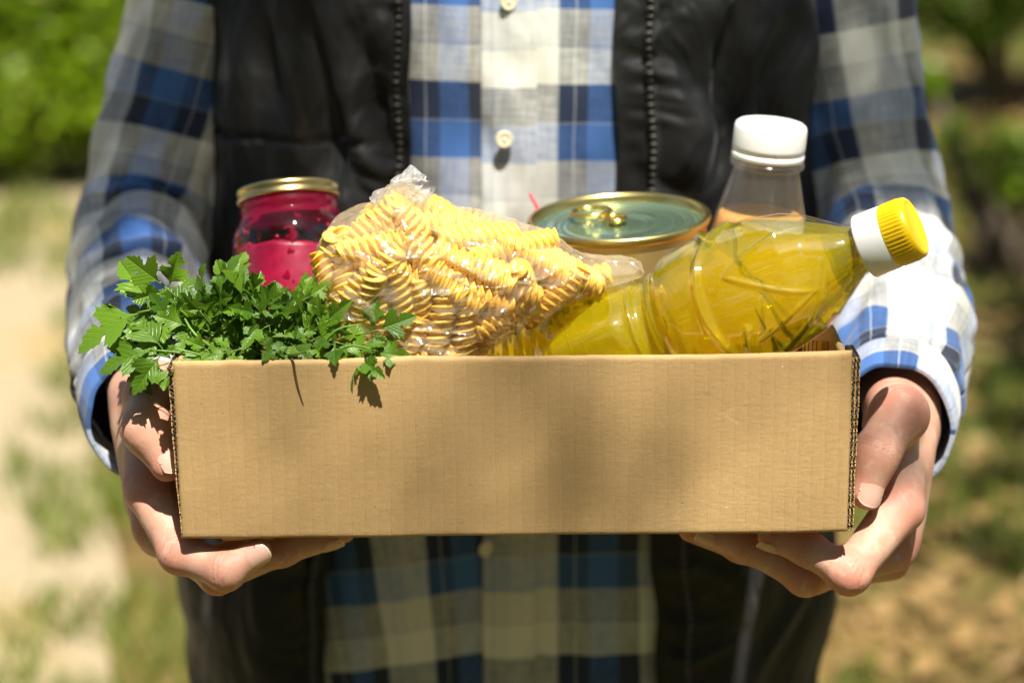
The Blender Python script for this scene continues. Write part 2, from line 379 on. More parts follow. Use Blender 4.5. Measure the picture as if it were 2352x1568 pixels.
def leaf_cloud(centres, size, up=0.3, seed=1, sun=0.0):
    """one folded leaf of four triangles at each centre"""
    g = np.random.default_rng(seed); n = len(centres); c = np.asarray(centres, float)
    nz = g.normal(size=(n, 3)); nz[:, 2] = np.abs(nz[:, 2]) + up; nz += np.array(SUN) * sun; nz /= np.linalg.norm(nz, axis=1)[:, None]
    t = g.normal(size=(n, 3)); t -= nz * (t * nz).sum(1)[:, None]; t /= np.linalg.norm(t, axis=1)[:, None]
    b = np.cross(nz, t); s = size * g.uniform(0.6, 1.25, (n, 1))
    wd = 0.55
    v = np.stack([c - t * s * 0.5, c + b * s * wd * 0.5 + nz * s * 0.12, c + t * s * 0.5 - nz * s * 0.1, c - b * s * wd * 0.5 + nz * s * 0.12, c], 1).reshape(-1, 3)
    k = np.arange(n)[:, None] * 5
    f = np.concatenate([k + [[0, 4, 1]], k + [[4, 2, 1]], k + [[0, 3, 4]], k + [[4, 3, 2]]])
    return v, f
def crown_points(lobes, n, seed, hollow=0.45):
    g = np.random.default_rng(seed); w_ = np.array([r[0] * r[1] * r[2] for _, r in lobes]) ** 0.8; w_ /= w_.sum(); out = []
    for (c, r), k in zip(lobes, g.multinomial(n, w_)):
        d = g.normal(size=(k, 3)); d /= np.linalg.norm(d, axis=1)[:, None]
        rr = (hollow + (1 - hollow) * g.random(k)) ** 0.8
        out.append(np.array(c) + d * rr[:, None] * np.array(r) * (1 + 0.25 * g.normal(size=(k, 1)) * 0.5))
    return np.concatenate(out)
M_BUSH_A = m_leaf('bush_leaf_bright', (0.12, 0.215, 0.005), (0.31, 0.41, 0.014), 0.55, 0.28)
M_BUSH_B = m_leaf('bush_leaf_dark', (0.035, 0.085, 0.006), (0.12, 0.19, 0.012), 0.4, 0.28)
M_TREE = m_leaf('tree_leaf', (0.04, 0.11, 0.012), (0.08, 0.18, 0.02), 0.3)
M_GRASS = m_leaf('grass_blade', (0.10, 0.16, 0.012), (0.24, 0.23, 0.03), 0.35, 0.7)
M_LITTER = m_leaf('fallen_leaf', (0.20, 0.11, 0.035), (0.42, 0.27, 0.10), 0.15, 0.7)
def m_bark():
    t = NT('bark'); co = t.obj_co(); n = t.noise(18, 5, 0.65, t.mapping(co, (1, 1, 0.25)))
    return t.done(t.pbsdf(Base_Color=t.ramp(n, [(0.3, (0.05, 0.035, 0.022)), (0.7, (0.16, 0.12, 0.08))]), Roughness=0.95, Normal=t.bump(n, 0.8, 0.02)))
M_BARK = m_bark()
def merge(parts):
    vs, fs, n = [], [], 0
    for v, f in parts:
        vs += [tuple(p) for p in v]; fs += [tuple(i + n for i in q) for q in f]; n += len(v)
    return vs, fs
def bush(name, base, lobes, n, size, mat, label, cat, seed, group=None):
    t = thing(name, base, label, cat, group); b = Vector(base); g = random.Random(seed)
    pts = crown_points([((c[0] , c[1], c[2]), r) for c, r in lobes], n, seed)
    pts = pts[pts[:, 2] > -base[2] + 0.02]
    put_pts = pts
    v, f = leaf_cloud(put_pts, size, 0.3, seed, 0.9)
    obj('crown', mesh('crown', v, f, smooth=False), mat, t)
    ws = []
    for c, r in lobes:
        for q in range(3):
            e = Vector((c[0] + g.uniform(-.5, .5) * r[0], c[1] + g.uniform(-.5, .5) * r[1], c[2] + g.uniform(0, .5) * r[2])); s0 = Vector((g.uniform(-.12, .12), g.uniform(-.1, .1), -0.03))
            mid = s0.lerp(e, 0.5) + Vector((g.uniform(-.08, .08), g.uniform(-.08, .08), 0.05)); ws.append(tube([s0, mid, e], [0.022, 0.014, 0.005], 6))
    v, f = merge(ws); obj('trunk', mesh('trunk', v, f), M_BARK, t)
    return t
bush('bush', (-1.60, 5.95, 0), [((0, 0, 0.30), (0.42, .35, .26)), ((-.35, .15, .45), (.40, .4, .40)), ((0.38, .05, .40), (.36, .35, .34)), ((.05, .2, .75), (.55, .45, .40)), ((-.5, .2, .95), (.5, .4, .5)), ((.6, .3, .85), (.4, .4, .4))], 17000, 0.062, M_BUSH_A,
     'bright sunlit green bush beside the pale sandy path', 'bush', 11)
bush('bush', (-0.75, 7.4, 0), [((0, 0, 0.5), (0.6, .45, .45)), ((.4, .2, .9), (.5, .4, .5)), ((-.3, .2, 1.2), (.6, .5, .5))], 7000, 0.06, M_BUSH_A,
     'green bush standing behind the person, mostly hidden by the plaid sleeve', 'bush', 12)
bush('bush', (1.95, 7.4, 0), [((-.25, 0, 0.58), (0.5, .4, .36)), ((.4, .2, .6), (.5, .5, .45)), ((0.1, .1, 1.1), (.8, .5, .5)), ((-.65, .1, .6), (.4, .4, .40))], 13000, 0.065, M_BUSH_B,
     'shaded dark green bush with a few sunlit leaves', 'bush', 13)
bush('bush', (1.31, 4.6, 0), [((0, 0, .31), (.10, .10, .10)), ((.10, .05, .24), (.09, .1, .10)), ((-.13, .1, .36), (.06, .08, .07)), ((-.18, .2, .50), (.05, .06, .07))], 330, 0.06, M_BUSH_A,
     'small low shrub with bright leaves in front of the dark bush', 'shrub', 14)

# trees that shade the place: the limbs hang over the path outside the picture
def tree(name, base, trunk_pts, trunk_r, limbs, clumps, size, label, seed, big=3.0):
    t = thing(name, base, label, 'tree'); parts = [tube(trunk_pts, trunk_r, 12)]
    for a, b, r in limbs:
        a, b = Vector(a), Vector(b); mid = a.lerp(b, 0.5) + Vector((0, 0, 0.12)); parts.append(tube([a, mid, b], [r, r * 0.7, r * 0.3], 8))
    v, f = merge(parts); put(obj('trunk', mesh('trunk', v, f), M_BARK), t)
    g = np.random.default_rng(seed); pts = []
    for c, r, n in clumps:
        d = g.normal(size=(n, 3)); d /= np.linalg.norm(d, axis=1)[:, None]; pts.append(np.array(c) + d * (g.random((n, 1)) ** 0.4) * np.array(r))
    sz = np.concatenate([np.full(n, size if n < 200 and size < .05 or n < 60 else size * big) for c, r, n in clumps]); v, f = leaf_cloud(np.concatenate(pts), sz[:, None], 0.7, seed); put(obj('crown', mesh('crown', v, f, smooth=False), M_TREE), t)
    return t
def above(u, v, y, t): return tuple(P(u, v, y) + SUN * t)
# clumps: where on the scene the shade falls (as a point of the scene), how far up the sun's ray the leaves hang, spread, leaf count
SHADE = [((330, 130, .40), 2.6, (.13, .13, .10), 110), ((390, 330, .38), 2.7, (.10, .10, .08), 80), ((480, 200, .34), 2.5, (.04, .04, .10), 10), ((740, 60, .30), 2.6, (.04, .05, .05), 9),
         ((540, 380, .30), 2.7, (.04, .04, .05), 6), ((760, 260, .30), 2.6, (.02, .02, .04), 2),
         ((1120, 900, 0), 3.9, (.050, .05, .05), 2), ((1230, 1010, 0), 3.9, (.055, .05, .05), 2), ((1330, 1120, 0), 3.9, (.05, .05, .05), 2), ((1430, 1220, 0), 3.9, (.05, .05, .05), 2), ((1060, 1080, 0), 3.9, (.04, .04, .05), 2), ((640, 1010, 0), 3.9, (.03, .03, .04), 1), ((2100, 330, .38), 2.6, (.06, .06, .06), 30), ((2010, 150, .4), 2.6, (.06, .06, .06), 30), ((2040, 1040, .05), 3.0, (.04, .04, .035), 10), ((250, 640, .28), 2.6, (.09, .09, .08), 70), ((300, 480, .36), 2.7, (.09, .09, .08), 70), ((230, 800, .2), 2.6, (.06, .06, .06), 12),
         ((1700, 300, .3), 2.5, (.03, .03, .04), 3), ((1860, 60, .33), 2.6, (.08, .08, .08), 18), ((1960, 240, .38), 2.6, (.06, .06, .06), 12), ((1900, 430, .36), 2.6, (.06, .06, .06), 14),
         ((950, 150, .3), 2.7, (.03, .03, .05), 6)]
cl = [(above(*a, t + .9), tuple(q * 1.05 for q in r), n) for a, t, r, n in SHADE]
cl += [((-2.6, -2.2, 4.6), (1.1, 1.1, .8), 900), ((-3.6, -3.4, 5.0), (1.2, 1.2, .9), 900), ((-2.0, -3.8, 5.2), (1.1, 1.1, .8), 800), ((-2.9, -2.9, 6.0), (1.2, 1.2, .8), 700)]
gq = np.random.default_rng(77)
for k in range(26):                     # unseen high crown, added to block sky and shade the ground in front
    z = gq.uniform(4.8, 7.4); cl.append(((gq.uniform(-4.2, 4.4), -3.3 - (z - 5) * .55 - gq.uniform(.2, 2.2), z), (.85, .75, .45), 260))
LT = (-2.9, -3.0, 0)
limbs = [((-2.9, -3.0, 3.2), (-2.3, -2.4, 4.6), .07), ((-2.9, -3.0, 3.3), (-3.7, -3.5, 5.0), .07), ((-2.9, -3.0, 2.9), (-1.2, -2.2, 4.2), .06)]
limbs += [((-1.25, -2.18, 4.18), tuple(Vector(c) + Vector((0, 0, .02))), .006) for c, r, n in cl[:len(SHADE)]]
tree('tree', LT, [(-2.9, -3.0, -0.1), (-2.95, -3.02, 1.2), (-2.88, -3.0, 2.4), (-2.9, -3.0, 4.2)], [.20, .15, .13, .07], limbs, cl, 0.045,
     'broad tree beside the path with a leafy limb over the person', 31, 4.0)
RT = (3.6, 1.4, 0)
cl2 = [((1.75, -.5, 5.0), (.55, .5, .3), 75), ((1.7, .5, 5.1), (.55, .5, .3), 80), ((2.0, 1.3, 5.1), (.6, .5, .3), 90), ((1.55, 1.9, 5.2), (.5, .5, .3), 70), ((3.4, 0.9, 4.6), (1.3, 1.2, .7), 420), ((2.3, 1.9, 4.8), (1.0, 1.1, .6), 300), ((4.6, 2.2, 4.9), (1.2, 1.2, .8), 500), ((3.3, 2.9, 5.2), (1.2, 1.1, .6), 420), ((2.1, 3.6, 5.0), (.8, .9, .5), 130), ((4.2, 4.2, 5.2), (1.1, 1.1, .6), 420), ((2.9, 5.0, 5.4), (1.2, 1.0, .6), 150)]
tree('tree', RT, [(3.6, 1.4, -0.1), (3.62, 1.42, 1.4), (3.55, 1.5, 2.8), (3.5, 1.6, 4.6)], [.17, .13, .11, .05], [((3.55, 1.5, 2.8), c, .05) for c, r, n in cl2], cl2, 0.10,
     'tall tree whose thin crown shades the leafy ground', 32, 1.7)

# hedge round the clearing, unseen, added to block sky light
g = np.random.default_rng(91); nh = 17000
th = g.uniform(0, math.pi, nh); hx = np.cos(th) * 6.2 + g.normal(size=nh) * .35; hy = -1.6 - np.sin(th) ** .7 * 4.0 + g.normal(size=nh) * .35; hz = g.random(nh) ** .85 * (5.2 + .9 * noise(th * 4, 2.0))
scr = thing('leafscreen', (0, -5.6, 0), 'unseen tall green hedge closing the clearing in front of the person', 'leafscreen')
v, f = leaf_cloud(np.stack([hx, hy, hz + .02], -1), .24, .2, 91); put(obj('crown', mesh('crown', v, f, smooth=False), M_BUSH_B), scr)
tr_ = [tube([(math.cos(a) * 6.2, -1.6 - math.sin(a) ** .7 * 4.0, -.05), (math.cos(a) * 6.25, -1.65 - math.sin(a) ** .7 * 4.0, 2.0), (math.cos(a) * 6.1, -1.6 - math.sin(a) ** .7 * 4.0, 4.2)], [.06, .045, .015], 7) for a in np.linspace(.05, math.pi - .05, 18)]
v, f = merge(tr_); put(obj('trunk', mesh('trunk', v, f), M_BARK), scr)
# grass, fallen leaves
def blades(n, xr, yr, h, seed, keep):
    g = np.random.default_rng(seed); x = g.uniform(*xr, n); y = g.uniform(*yr, n); k = keep(x, y); x, y = x[k], y[k]; n = len(x)
    a = g.uniform(0, 6.28, n); hh = h * g.uniform(.5, 1.3, n); dx, dy = np.cos(a), np.sin(a); ln = g.normal(size=(n, 2)) * .5
    z0 = np.full(n, .0); b = np.stack([x, y, z0], -1); wv = np.stack([dx, dy, 0 * dx], -1) * .004
    tip = b + np.stack([ln[:, 0] * hh, ln[:, 1] * hh, hh], -1); mid = (b + tip) / 2 + np.stack([0 * hh, 0 * hh, hh * .12], -1)
    v = np.stack([b - wv, b + wv, mid + wv * .7, mid - wv * .7, tip], 1).reshape(-1, 3); q = np.arange(n)[:, None] * 5
    return v, (q + [[0, 1, 2, 3]]).tolist() + (q + [[3, 2, 4]]).tolist()
gk = lambda x, y: (noise(x * 1.6, y * 1.6, 4.0) + .5 * noise(x * 5, y * 5, 2.0) > np.where(x < 0, np.where(y > 3.4, .34, .15), .10)) & ((x < -0.8) | (x > 0.3)) | (np.abs(x - np.interp(y, pl, edge_r) - .10 * noise(y * 3, 1.0)) < .16) & (noise(x * 4, y * 4, 7.0) > -.15)
v, f = blades(90000, (-3.2, 3.2), (1.6, 7.5), .07, 5, gk)
obj('grass', mesh('grass', v, f, smooth=False), M_GRASS, label='short dry grass in patches on the ground', cat='grass', kind='stuff')
g = np.random.default_rng(8); nl = 5200
lx = g.uniform(.25, 3.0, nl); ly = g.uniform(1.5, 7.5, nl)
v, f = leaf_cloud(np.stack([lx, ly, g.uniform(.008, .03, nl)], -1), .07, 1.6, 8)
obj('leaf_litter', mesh('leaf_litter', v, f, smooth=False), M_LITTER, label='dry brown fallen leaves scattered over the ground', cat='fallen leaves', kind='stuff')
# ================================================================== the person
PERSON = None
YC, NSE = 0.435, 2.45
def section(z):
    """half width, half depth and centre of the clothed torso at height z"""
    a = np.interp(z, [.60, .80, 1.0, 1.2, 1.36, 1.45, 1.50], [.232, .224, .208, .210, .205, .145, .075])
    b = np.interp(z, [.60, .80, 1.0, 1.2, 1.36, 1.45, 1.50], [.132, .130, .126, .126, .115, .085, .065])
    c = np.interp(z, [.60, .80, 1.0, 1.2, 1.36, 1.45, 1.50], [YC, YC, YC, YC, YC + .005, YC + .015, YC + .02])
    return a, b, c
def torso(phi, z, off):
    a, b, c = section(z); a = a + off; b = b + off
    x = a * np.sign(np.sin(phi)) * np.abs(np.sin(phi)) ** (2 / NSE); y = c - b * np.sign(np.cos(phi)) * np.abs(np.cos(phi)) ** (2 / NSE)
    return x, y
def front_y(x, z, off):
    a, b, c = section(z); a = a + off; b = b + off
    return c - b * np.maximum(1 - np.abs(x / a) ** NSE, 0) ** (1 / NSE)
def phi_of_x(x, z, off):
    a, b, c = section(z); a = a + off; return np.arcsin(np.clip(np.sign(x) * np.abs(x / a) ** (NSE / 2), -1, 1))

# ---- body: torso, head, legs (coarse) and the two forearms with hands (fine), one mesh
SKINV, SKINQ, RED, CREASE = [], [], [], []
def add_skin(V, Q, red, crease):
    n = sum(len(v) for v in SKINV); SKINV.append(V); SKINQ.append(Q + n); RED.append(red); CREASE.append(crease)
def hand(wrist, fore, mcp, fingers, thumb, webs, h=0.0015):
    """fingers: list of joint lists [(p, r), ...] from knuckle to tip; thumb the same from its root"""
    allp = [np.array(p) for ch in fingers + [thumb] for p, r in ch] + [np.array(wrist), np.array(fore)]
    lo = np.min(allp, 0) - .03; hi = np.max(allp, 0) + .03
    X, org = sample(lo, hi, h)
    def chain(ch, k=.004):
        d = None
        for (p, r), (q, s) in zip(ch[:-1], ch[1:]):
            e = cone(X, p, q, r, s); d = e if d is None else smin(d, e, k)
        for p, r in ch[1:-1]:                      # knuckles stand out a little
            d = smin(d, cone(X, p, np.array(p) + 1e-4, r * 1.01, r * 1.01), .004)
        return d
    palm = cone(X, fore, wrist, .030, .0235)
    for m, r in mcp: palm = smin(palm, cone(X, np.array(wrist) * .82 + np.array(m) * .18, m, .0145, r), .014)
    for a, b, r, s in webs: palm = smin(palm, cone(X, a, b, r, s), .012)
    fd = None
    for ch in fingers:
        e = chain(ch, .006); fd = e if fd is None else smin(fd, e, .0016)
    d = smin(palm, fd, .007); d = smin(d, chain(thumb, .012), .013)
    V, Q = surface_nets(d, org, h)
    red = np.zeros(len(V)); cr = np.zeros(len(V))
    for ch in fingers + [thumb]:
        for i, (p, r) in enumerate(ch):
            wgt = (.75, 1.0, .6, .85)[min(i, 3)] if i < len(ch) - 1 else .9
            red = np.maximum(red, wgt * np.exp(-(np.linalg.norm(V - np.array(p), axis=1) / (r * 1.35)) ** 4))
        for i in range(1, len(ch) - 1):            # skin folds round each joint
            p = np.array(ch[i][0]); ax = np.array(ch[i + 1][0]) - np.array(ch[i - 1][0]); ax /= np.linalg.norm(ax); s = (V - p) @ ax
            near = np.exp(-(np.linalg.norm(V - p, axis=1) / (ch[i][1] * 1.5)) ** 6)
            for o in (-.0028, -.0002, .0022): cr += near * np.exp(-((s - o - .0007 * noise(V[:, 0] * 200, V[:, 1] * 200, V[:, 2] * 200)) / .00042) ** 2)
    add_skin(V, Q, red, np.clip(cr, 0, 1))
def J(u, v, y, r): return (tuple(P(u, v, y)), r)
# hand on the box's right end
RW = tuple(P(2072, 950, .128)); RF = (.254, .26, 1.003)
r_mcp = [J(2072, 1165, .050, .0125), J(2068, 1222, .072, .0125), J(2062, 1246, .094, .012), J(2050, 1246, .113, .011)]
r_index = [J(2062, 1172, .048, .0135), J(1950, 1316, .016, .0112), J(1854, 1258, .022, .0092), J(1772, 1234, .029, .0080)]
r_middle = [J(2056, 1262, .070, .0128), J(1850, 1322, .036, .0106), J(1722, 1257, .046, .0083), J(1628, 1224, .052, .0073)]
r_ring = [J(2046, 1290, .093, .0112), J(1868, 1322, .062, .0094), J(1700, 1256, .076, .0080), J(1586, 1216, .074, .0072)]
r_pinky = [J(2034, 1280, .112, .0100), J(1900, 1300, .092, .0082), J(1800, 1252, .100, .0070), J(1735, 1222, .104, .0062)]
r_thumb = [J(2050, 930, .108, .0160), J(2066, 952, .062, .0146), J(2012, 1042, .038, .0112), J(1989, 1130, .031, .0095)]
hand(RW, RF, r_mcp, [r_index, r_middle, r_ring, r_pinky], r_thumb, [(P(2050, 985, .085), P(2060, 1110, .060), .0125, .0105), (P(2084, 1010, .10), P(2066, 1180, .085), .015, .0125)])
# hand on the box's left end
LW = tuple(P(338, 905, .122)); LF = (-.246, .26, 1.003)
l_mcp = [J(338, 1120, .050, .0125), J(352, 1195, .070, .0125), J(360, 1220, .090, .012), J(370, 1222, .110, .011)]
l_index = [J(344, 1128, .048, .0135), J(414, 1268, .020, .0114), J(518, 1312, .004, .0098), J(592, 1268, .008, .0080)]
l_middle = [J(355, 1222, .068, .0115), J(500, 1322, .034, .0096), J(650, 1263, .038, .0082), J(758, 1234, .047, .0072)]
l_ring = [J(366, 1235, .090, .011), J(500, 1312, .060, .0092), J(660, 1250, .068, .0079), J(790, 1219, .070, .0070)]
l_pinky = [J(376, 1235, .110, .010), J(480, 1290, .092, .0082), J(560, 1252, .10, .0070), J(630, 1224, .104, .0062)]
l_thumb = [J(352, 905, .102, .0160), J(349, 914, .062, .0142), J(336, 984, .030, .0118), J(384, 1066, .022, .0098)]
hand(LW, LF, l_mcp, [l_index, l_middle, l_ring, l_pinky], l_thumb, [(P(345, 960, .08), P(345, 1080, .058), .0125, .0105), (P(320, 985, .10), P(345, 1150, .085), .0135, .0125)])
# trunk, legs, neck and head
X, org = sample((-.36, .2, -.02), (.36, .66, 1.84), .011)
d = smin(ell(X, (0, YC, 1.22), (.185, .10, .26)), ell(X, (0, YC, .93), (.17, .095, .16)), .06)
d = smin(d, cone(X, (-.17, .44, 1.40), (.17, .44, 1.40), .055, .055), .06)
for s in (-1, 1):
    d = smin(d, cone(X, (s * .095, .44, .88), (s * .11, .44, .49), .088, .058), .04); d = smin(d, cone(X, (s * .11, .44, .49), (s * .115, .46, .09), .056, .040), .03)
    d = smin(d, cone(X, (s * .115, .47, .06), (s * .125, .30, .035), .045, .035), .02)
    d = smin(d, cone(X, (s * .17, .445, 1.40), (s * .215, .440, 1.27), .045, .036), .03); d = smin(d, cone(X, (s * .215, .440, 1.27), (s * .256, .395, 1.055), .034, .024), .02)
    d = smin(d, cone(X, (s * .256, .395, 1.052), (s * .246, .25, 1.000), .024, .024), .01)
d = smin(d, cone(X, (0, .45, 1.42), (0, .43, 1.56), .058, .052), .03)
d = smin(d, ell(X, (0, .425, 1.68), (.075, .095, .115)), .02); d = smin(d, ell(X, (0, .375, 1.61), (.05, .055, .05)), .03)
d = smin(d, cone(X, (0, .335, 1.69), (0, .318, 1.655), .009, .013), .012)
for s in (-1, 1):
    d = smin(d, ell(X, (s * .078, .435, 1.67), (.010, .022, .032)), .006); d = np.maximum(d, -(np.linalg.norm(X - np.array((s * .032, .328, 1.695)), axis=-1) - .012))
d = np.maximum(d, -cone(X, (-.018, .318, 1.625), (.018, .318, 1.625), .004, .004))
V, Q = surface_nets(d, org, .011); add_skin(V, Q, np.zeros(len(V)), np.zeros(len(V)))
bodyme = mesh('person', np.concatenate(SKINV), np.concatenate(SKINQ), attr={'red': np.concatenate(RED), 'crease': np.concatenate(CREASE)})
PERSON = obj('person', bodyme, M_SKIN, label='person in black vest and blue plaid shirt carrying the cardboard box of food', cat='person')
Xh, oh = sample((-.11, .31, 1.62), (.11, .56, 1.84), .008)
dh = np.maximum(ell(Xh, (0, .435, 1.695), (.084, .102, .118)), -ell(Xh, (0, .30, 1.64), (.075, .09, .09)))
V, Q = surface_nets(dh, oh, .008); obj('hair', mesh('hair', V, Q), M_HAIR, PERSON)

def nail(tip, prev, nrm, r, length, half=50, back=.004):
    tip, prev, nrm = Vector(tip), Vector(prev), Vector(nrm); ax = (tip - prev).normalized(); nrm = (nrm - ax * nrm.dot(ax)).normalized(); sd = ax.cross(nrm)
    def patch(s0, s1, ns, lift, hw):
        vs = []; na = 13
        for j in range(ns):
            f = j / (ns - 1); s = s0 + (s1 - s0) * f
            for i in range(na):
                a = (i / (na - 1) * 2 - 1); aa = R(hw) * a
                cut = (1 - abs(a) ** 2.6 * .30)
                ss = s * (cut if s > 0 else 1.0) - (abs(a) ** 3 * .0012 if s > 0 else -abs(a) ** 2.5 * .0025 * (1 - f))
                rr = r + lift - max(0, ss / length) ** 2 * .0016
                vs.append(tip + ax * ss + (nrm * math.cos(aa) * 1.0 + sd * math.sin(aa) * .97) * rr)
        return [tuple(v) for v in vs], grid_faces(na, ns)
    v, f = patch(-back - .002, length * .70, 9, .0005, half); o = obj('nail', mesh('nail', v, f), M_NAIL, PERSON)
    v, f = patch(length * .70, length * .80, 4, .00055, half); obj('nail_tip', mesh('nail_tip', v, f), M_NAILTIP, o)
nail(r_thumb[3][0], r_thumb[2][0], (.30, -.93, .30), .0096, .0100, 50, .006)
nail(l_thumb[3][0], l_thumb[2][0], (.55, -.70, .45), .0099, .0105)
nail(l_index[3][0], l_index[2][0], (.25, -.95, .05), .0081, .0085)
nail(r_index[3][0], r_index[2][0], (-.1, -.55, -.8), .0081, .0085)
nail(r_middle[3][0], r_middle[2][0], (-.1, -.85, -.5), .0074, .0085)
nail(l_middle[3][0], l_middle[2][0], (.1, -.7, -.7), .0073, .0085)

# ---- shirt: body, sleeves with cuffs, placket, buttons
def shirt_disp(x, z):
    d = .0045 * noise(x * 14, z * 7, 1.5) + .0025 * noise(x * 34 + z * 9, z * 13, 4.0)
    return d + .002 * noise(x * 60, z * 25 + x * 30, 8.0)
nphi, nz = 260, 150
zs = np.linspace(.62, 1.50, nz); ph = np.linspace(-math.pi, math.pi, nphi)
PH, ZZ = np.meshgrid(ph, zs)
XX, YY = torso(PH, ZZ, 0.0); dd = shirt_disp(XX, ZZ); XX, YY = torso(PH, ZZ, dd)
tilt = np.where(XX < -.02, (XX + .02) * .22 * sm(.98, .82, ZZ) , 0) + XX * -.03
arc = np.concatenate([[0], np.cumsum(np.hypot(np.diff(torso(ph, 1.1, 0)[0]), np.diff(torso(ph, 1.1, 0)[1])))]); arc -= np.interp(0, ph, arc)
UVu = np.tile(arc, (nz, 1)) + np.where(XX < 0, .35 * (ZZ - .95) * sm(.98, .82, ZZ) * np.clip(-XX * 8, 0, 1) * .6, 0)
SU, SV = .0675, -.035
shirt = obj('shirt', mesh('shirt', np.stack([XX, YY, ZZ], -1).reshape(-1, 3), grid_faces(nphi, nz), uv=np.stack([UVu + SU, ZZ - tilt + SV], -1).reshape(-1, 2)), M_PLAID, PERSON, label='blue, white and black plaid cotton shirt')
# placket
px = np.linspace(-.0205, .0165, 22); PX, PZ = np.meshgrid(px, np.linspace(.63, 1.46, 200))
prof = .0022 * (1 - ((PX + .002) / .0190) ** 8) + .0007 * np.exp(-((PX + .0165) / .0012) ** 2) * -1 + .0007 * np.exp(-((PX - .0125) / .0012) ** 2) * -1
PY = front_y(PX, PZ, shirt_disp(PX, PZ)) - .0006 - prof - .0007 * noise(PX * 50, PZ * 45, 2.2)
obj('placket', mesh('placket', np.stack([PX, PY, PZ], -1).reshape(-1, 3), grid_faces(22, 200), uv=np.stack([PX + SU + .0105, PZ + .003 + SV], -1).reshape(-1, 2)), M_PLAID, shirt)
bprof = [(.0, -.0012), (.0050, -.0012), (.0057, -.0004), (.0057, .0006), (.0050, .0012), (.0040, .0010), (.0036, .0006), (.0001, .0006)]
bv, bf = lathe(bprof, 28, False, False); bme = mesh('button', bv, bf)
for (u, v) in ((1168, 6), (1158, 321), (1116, 1257)):
    p = P(u, v, .302); p.y = float(front_y(p.x, p.z, 0)) - .0062
    b = obj('button', bme, M_BUTTON, shirt); b.location = p; b.rotation_euler = (R(90), 0, random.uniform(0, 1))
    th = merge([tube([(-.0013 * sx, -.0013 * sy, .0004), (-.0013 * sx, -.0013 * sy, .0012), (.0013 * sx, .0013 * sy, .0012), (.0013 * sx, .0013 * sy, .0004)], .0004, 6) for sx, sy in ((1, 1), (1, -1))])
    obj('thread', mesh('thread', *th), M_THREAD, b)

def sleeve(path, radii, uvoff, seed, side, folds):
    """path rows of points, radii rows of (rx, rz); folds: (t, depth, width, skew)"""
    n, m = 250, 110
    c = spline(path, n); r = spline(radii, n); t = np.gradient(c, axis=0); t /= np.linalg.norm(t, axis=1)[:, None]
    ex = np.array([1.0, 0, 0]); E1 = ex - t * (t @ ex)[:, None]; E1 /= np.linalg.norm(E1, axis=1)[:, None]; E2 = np.cross(t, E1)
    ln = np.concatenate([[0], np.cumsum(np.linalg.norm(np.diff(c, axis=0), axis=1))])
    a = np.linspace(0, 2 * np.pi, m); A, T = np.meshgrid(a, np.linspace(0, 1, n)); L = np.repeat(ln[:, None], m, 1)
    disp = .004 * noise(np.cos(A) * 1.6 + seed, np.sin(A) * 1.6, L * 14) + .0032 * noise(np.cos(A) * 2.5 + L * 9 + seed, np.sin(A) * 2.5 - L * 7, L * 26 + np.sin(A) * 2.5) + .0030 * (.4 - np.abs(noise(np.cos(A) * 1.8 + L * 12, np.sin(A) * 1.8 + L * 8 + seed, L * 10)))
    for (f0, dep, wd, sk, a0, aw) in folds:
        dA = np.angle(np.exp(1j * (A - a0))); near = np.exp(-(dA / aw) ** 2)
        s = (T - f0 - sk * np.sin(A - a0)) / wd + .35 * noise(A * 2, T * 4 + seed, f0 * 10)
        disp += .62 * dep * near * (np.exp(-s * s) - .75 * np.exp(-(s - 1.5) ** 2)) * (.6 + .7 * noise(A * 1.5 + seed, T * 9, f0 * 7))
    rx = r[:, 0:1] + disp; rz = r[:, 1:2] + disp
    V = c[:, None, :] + E1[:, None, :] * (np.cos(A) * rx)[..., None] + E2[:, None, :] * (np.sin(A) * rz)[..., None]
    uv = np.stack([A / (2 * np.pi) * .30 + uvoff[0], L + uvoff[1]], -1)
    o = obj('sleeve', mesh('sleeve', V.reshape(-1, 3), grid_faces(m, n), uv=uv.reshape(-1, 2)), M_PLAID, shirt)
    sd = o.modifiers.new('cloth', 'SOLIDIFY'); sd.thickness = .0012; sd.offset = -1
    return V[-1], t[-1], E1[-1], E2[-1], c[-1], r[-1], uv[-1]
def cuff(end, length, r0, r1, uvoff, lean):
    V, t, E1, E2, c, r, uv = end; m, n = 90, 40; a = np.linspace(0, 2 * np.pi, m)
    rows = []; uvs = []
    for j in range(n):
        f = j / (n - 1)
        if f < .42: s, k = f / .42, 0.0
        elif f < .52: s, k = 1.0, (f - .42) / .10
        else: s, k = 1 - (f - .52) / .48 * .93, 1.0
        th = .0030 * (.5 + .5 * math.cos(math.pi * k))
        bul = .0015 * math.sin(math.pi * min(s, 1))
        rx = r0[0] * (1 - s) + r1[0] * s; rz = r0[1] * (1 - s) + r1[1] * s
        w_ = .0016 * noise(np.cos(a) * 2, np.sin(a) * 2, s * 2 + uvoff[0] * 9)
        p = c + t * (s * length - .006 - .004 * k * (1 - s)) + (E1[None] * (np.cos(a) * (rx + th + bul + w_))[:, None] + E2[None] * (np.sin(a) * (rz + th + bul + w_))[:, None]) + np.outer(np.sin(a) * s, t) * lean
        rows.append(p); uvs.append(np.stack([a / (2 * np.pi) * .24 + uvoff[0], np.full(m, s * length + uvoff[1])], -1))
    o = obj('cuff', mesh('cuff', np.concatenate(rows), grid_faces(m, n), uv=np.concatenate(uvs)), M_PLAID, shirt)
    return o
PI = math.pi
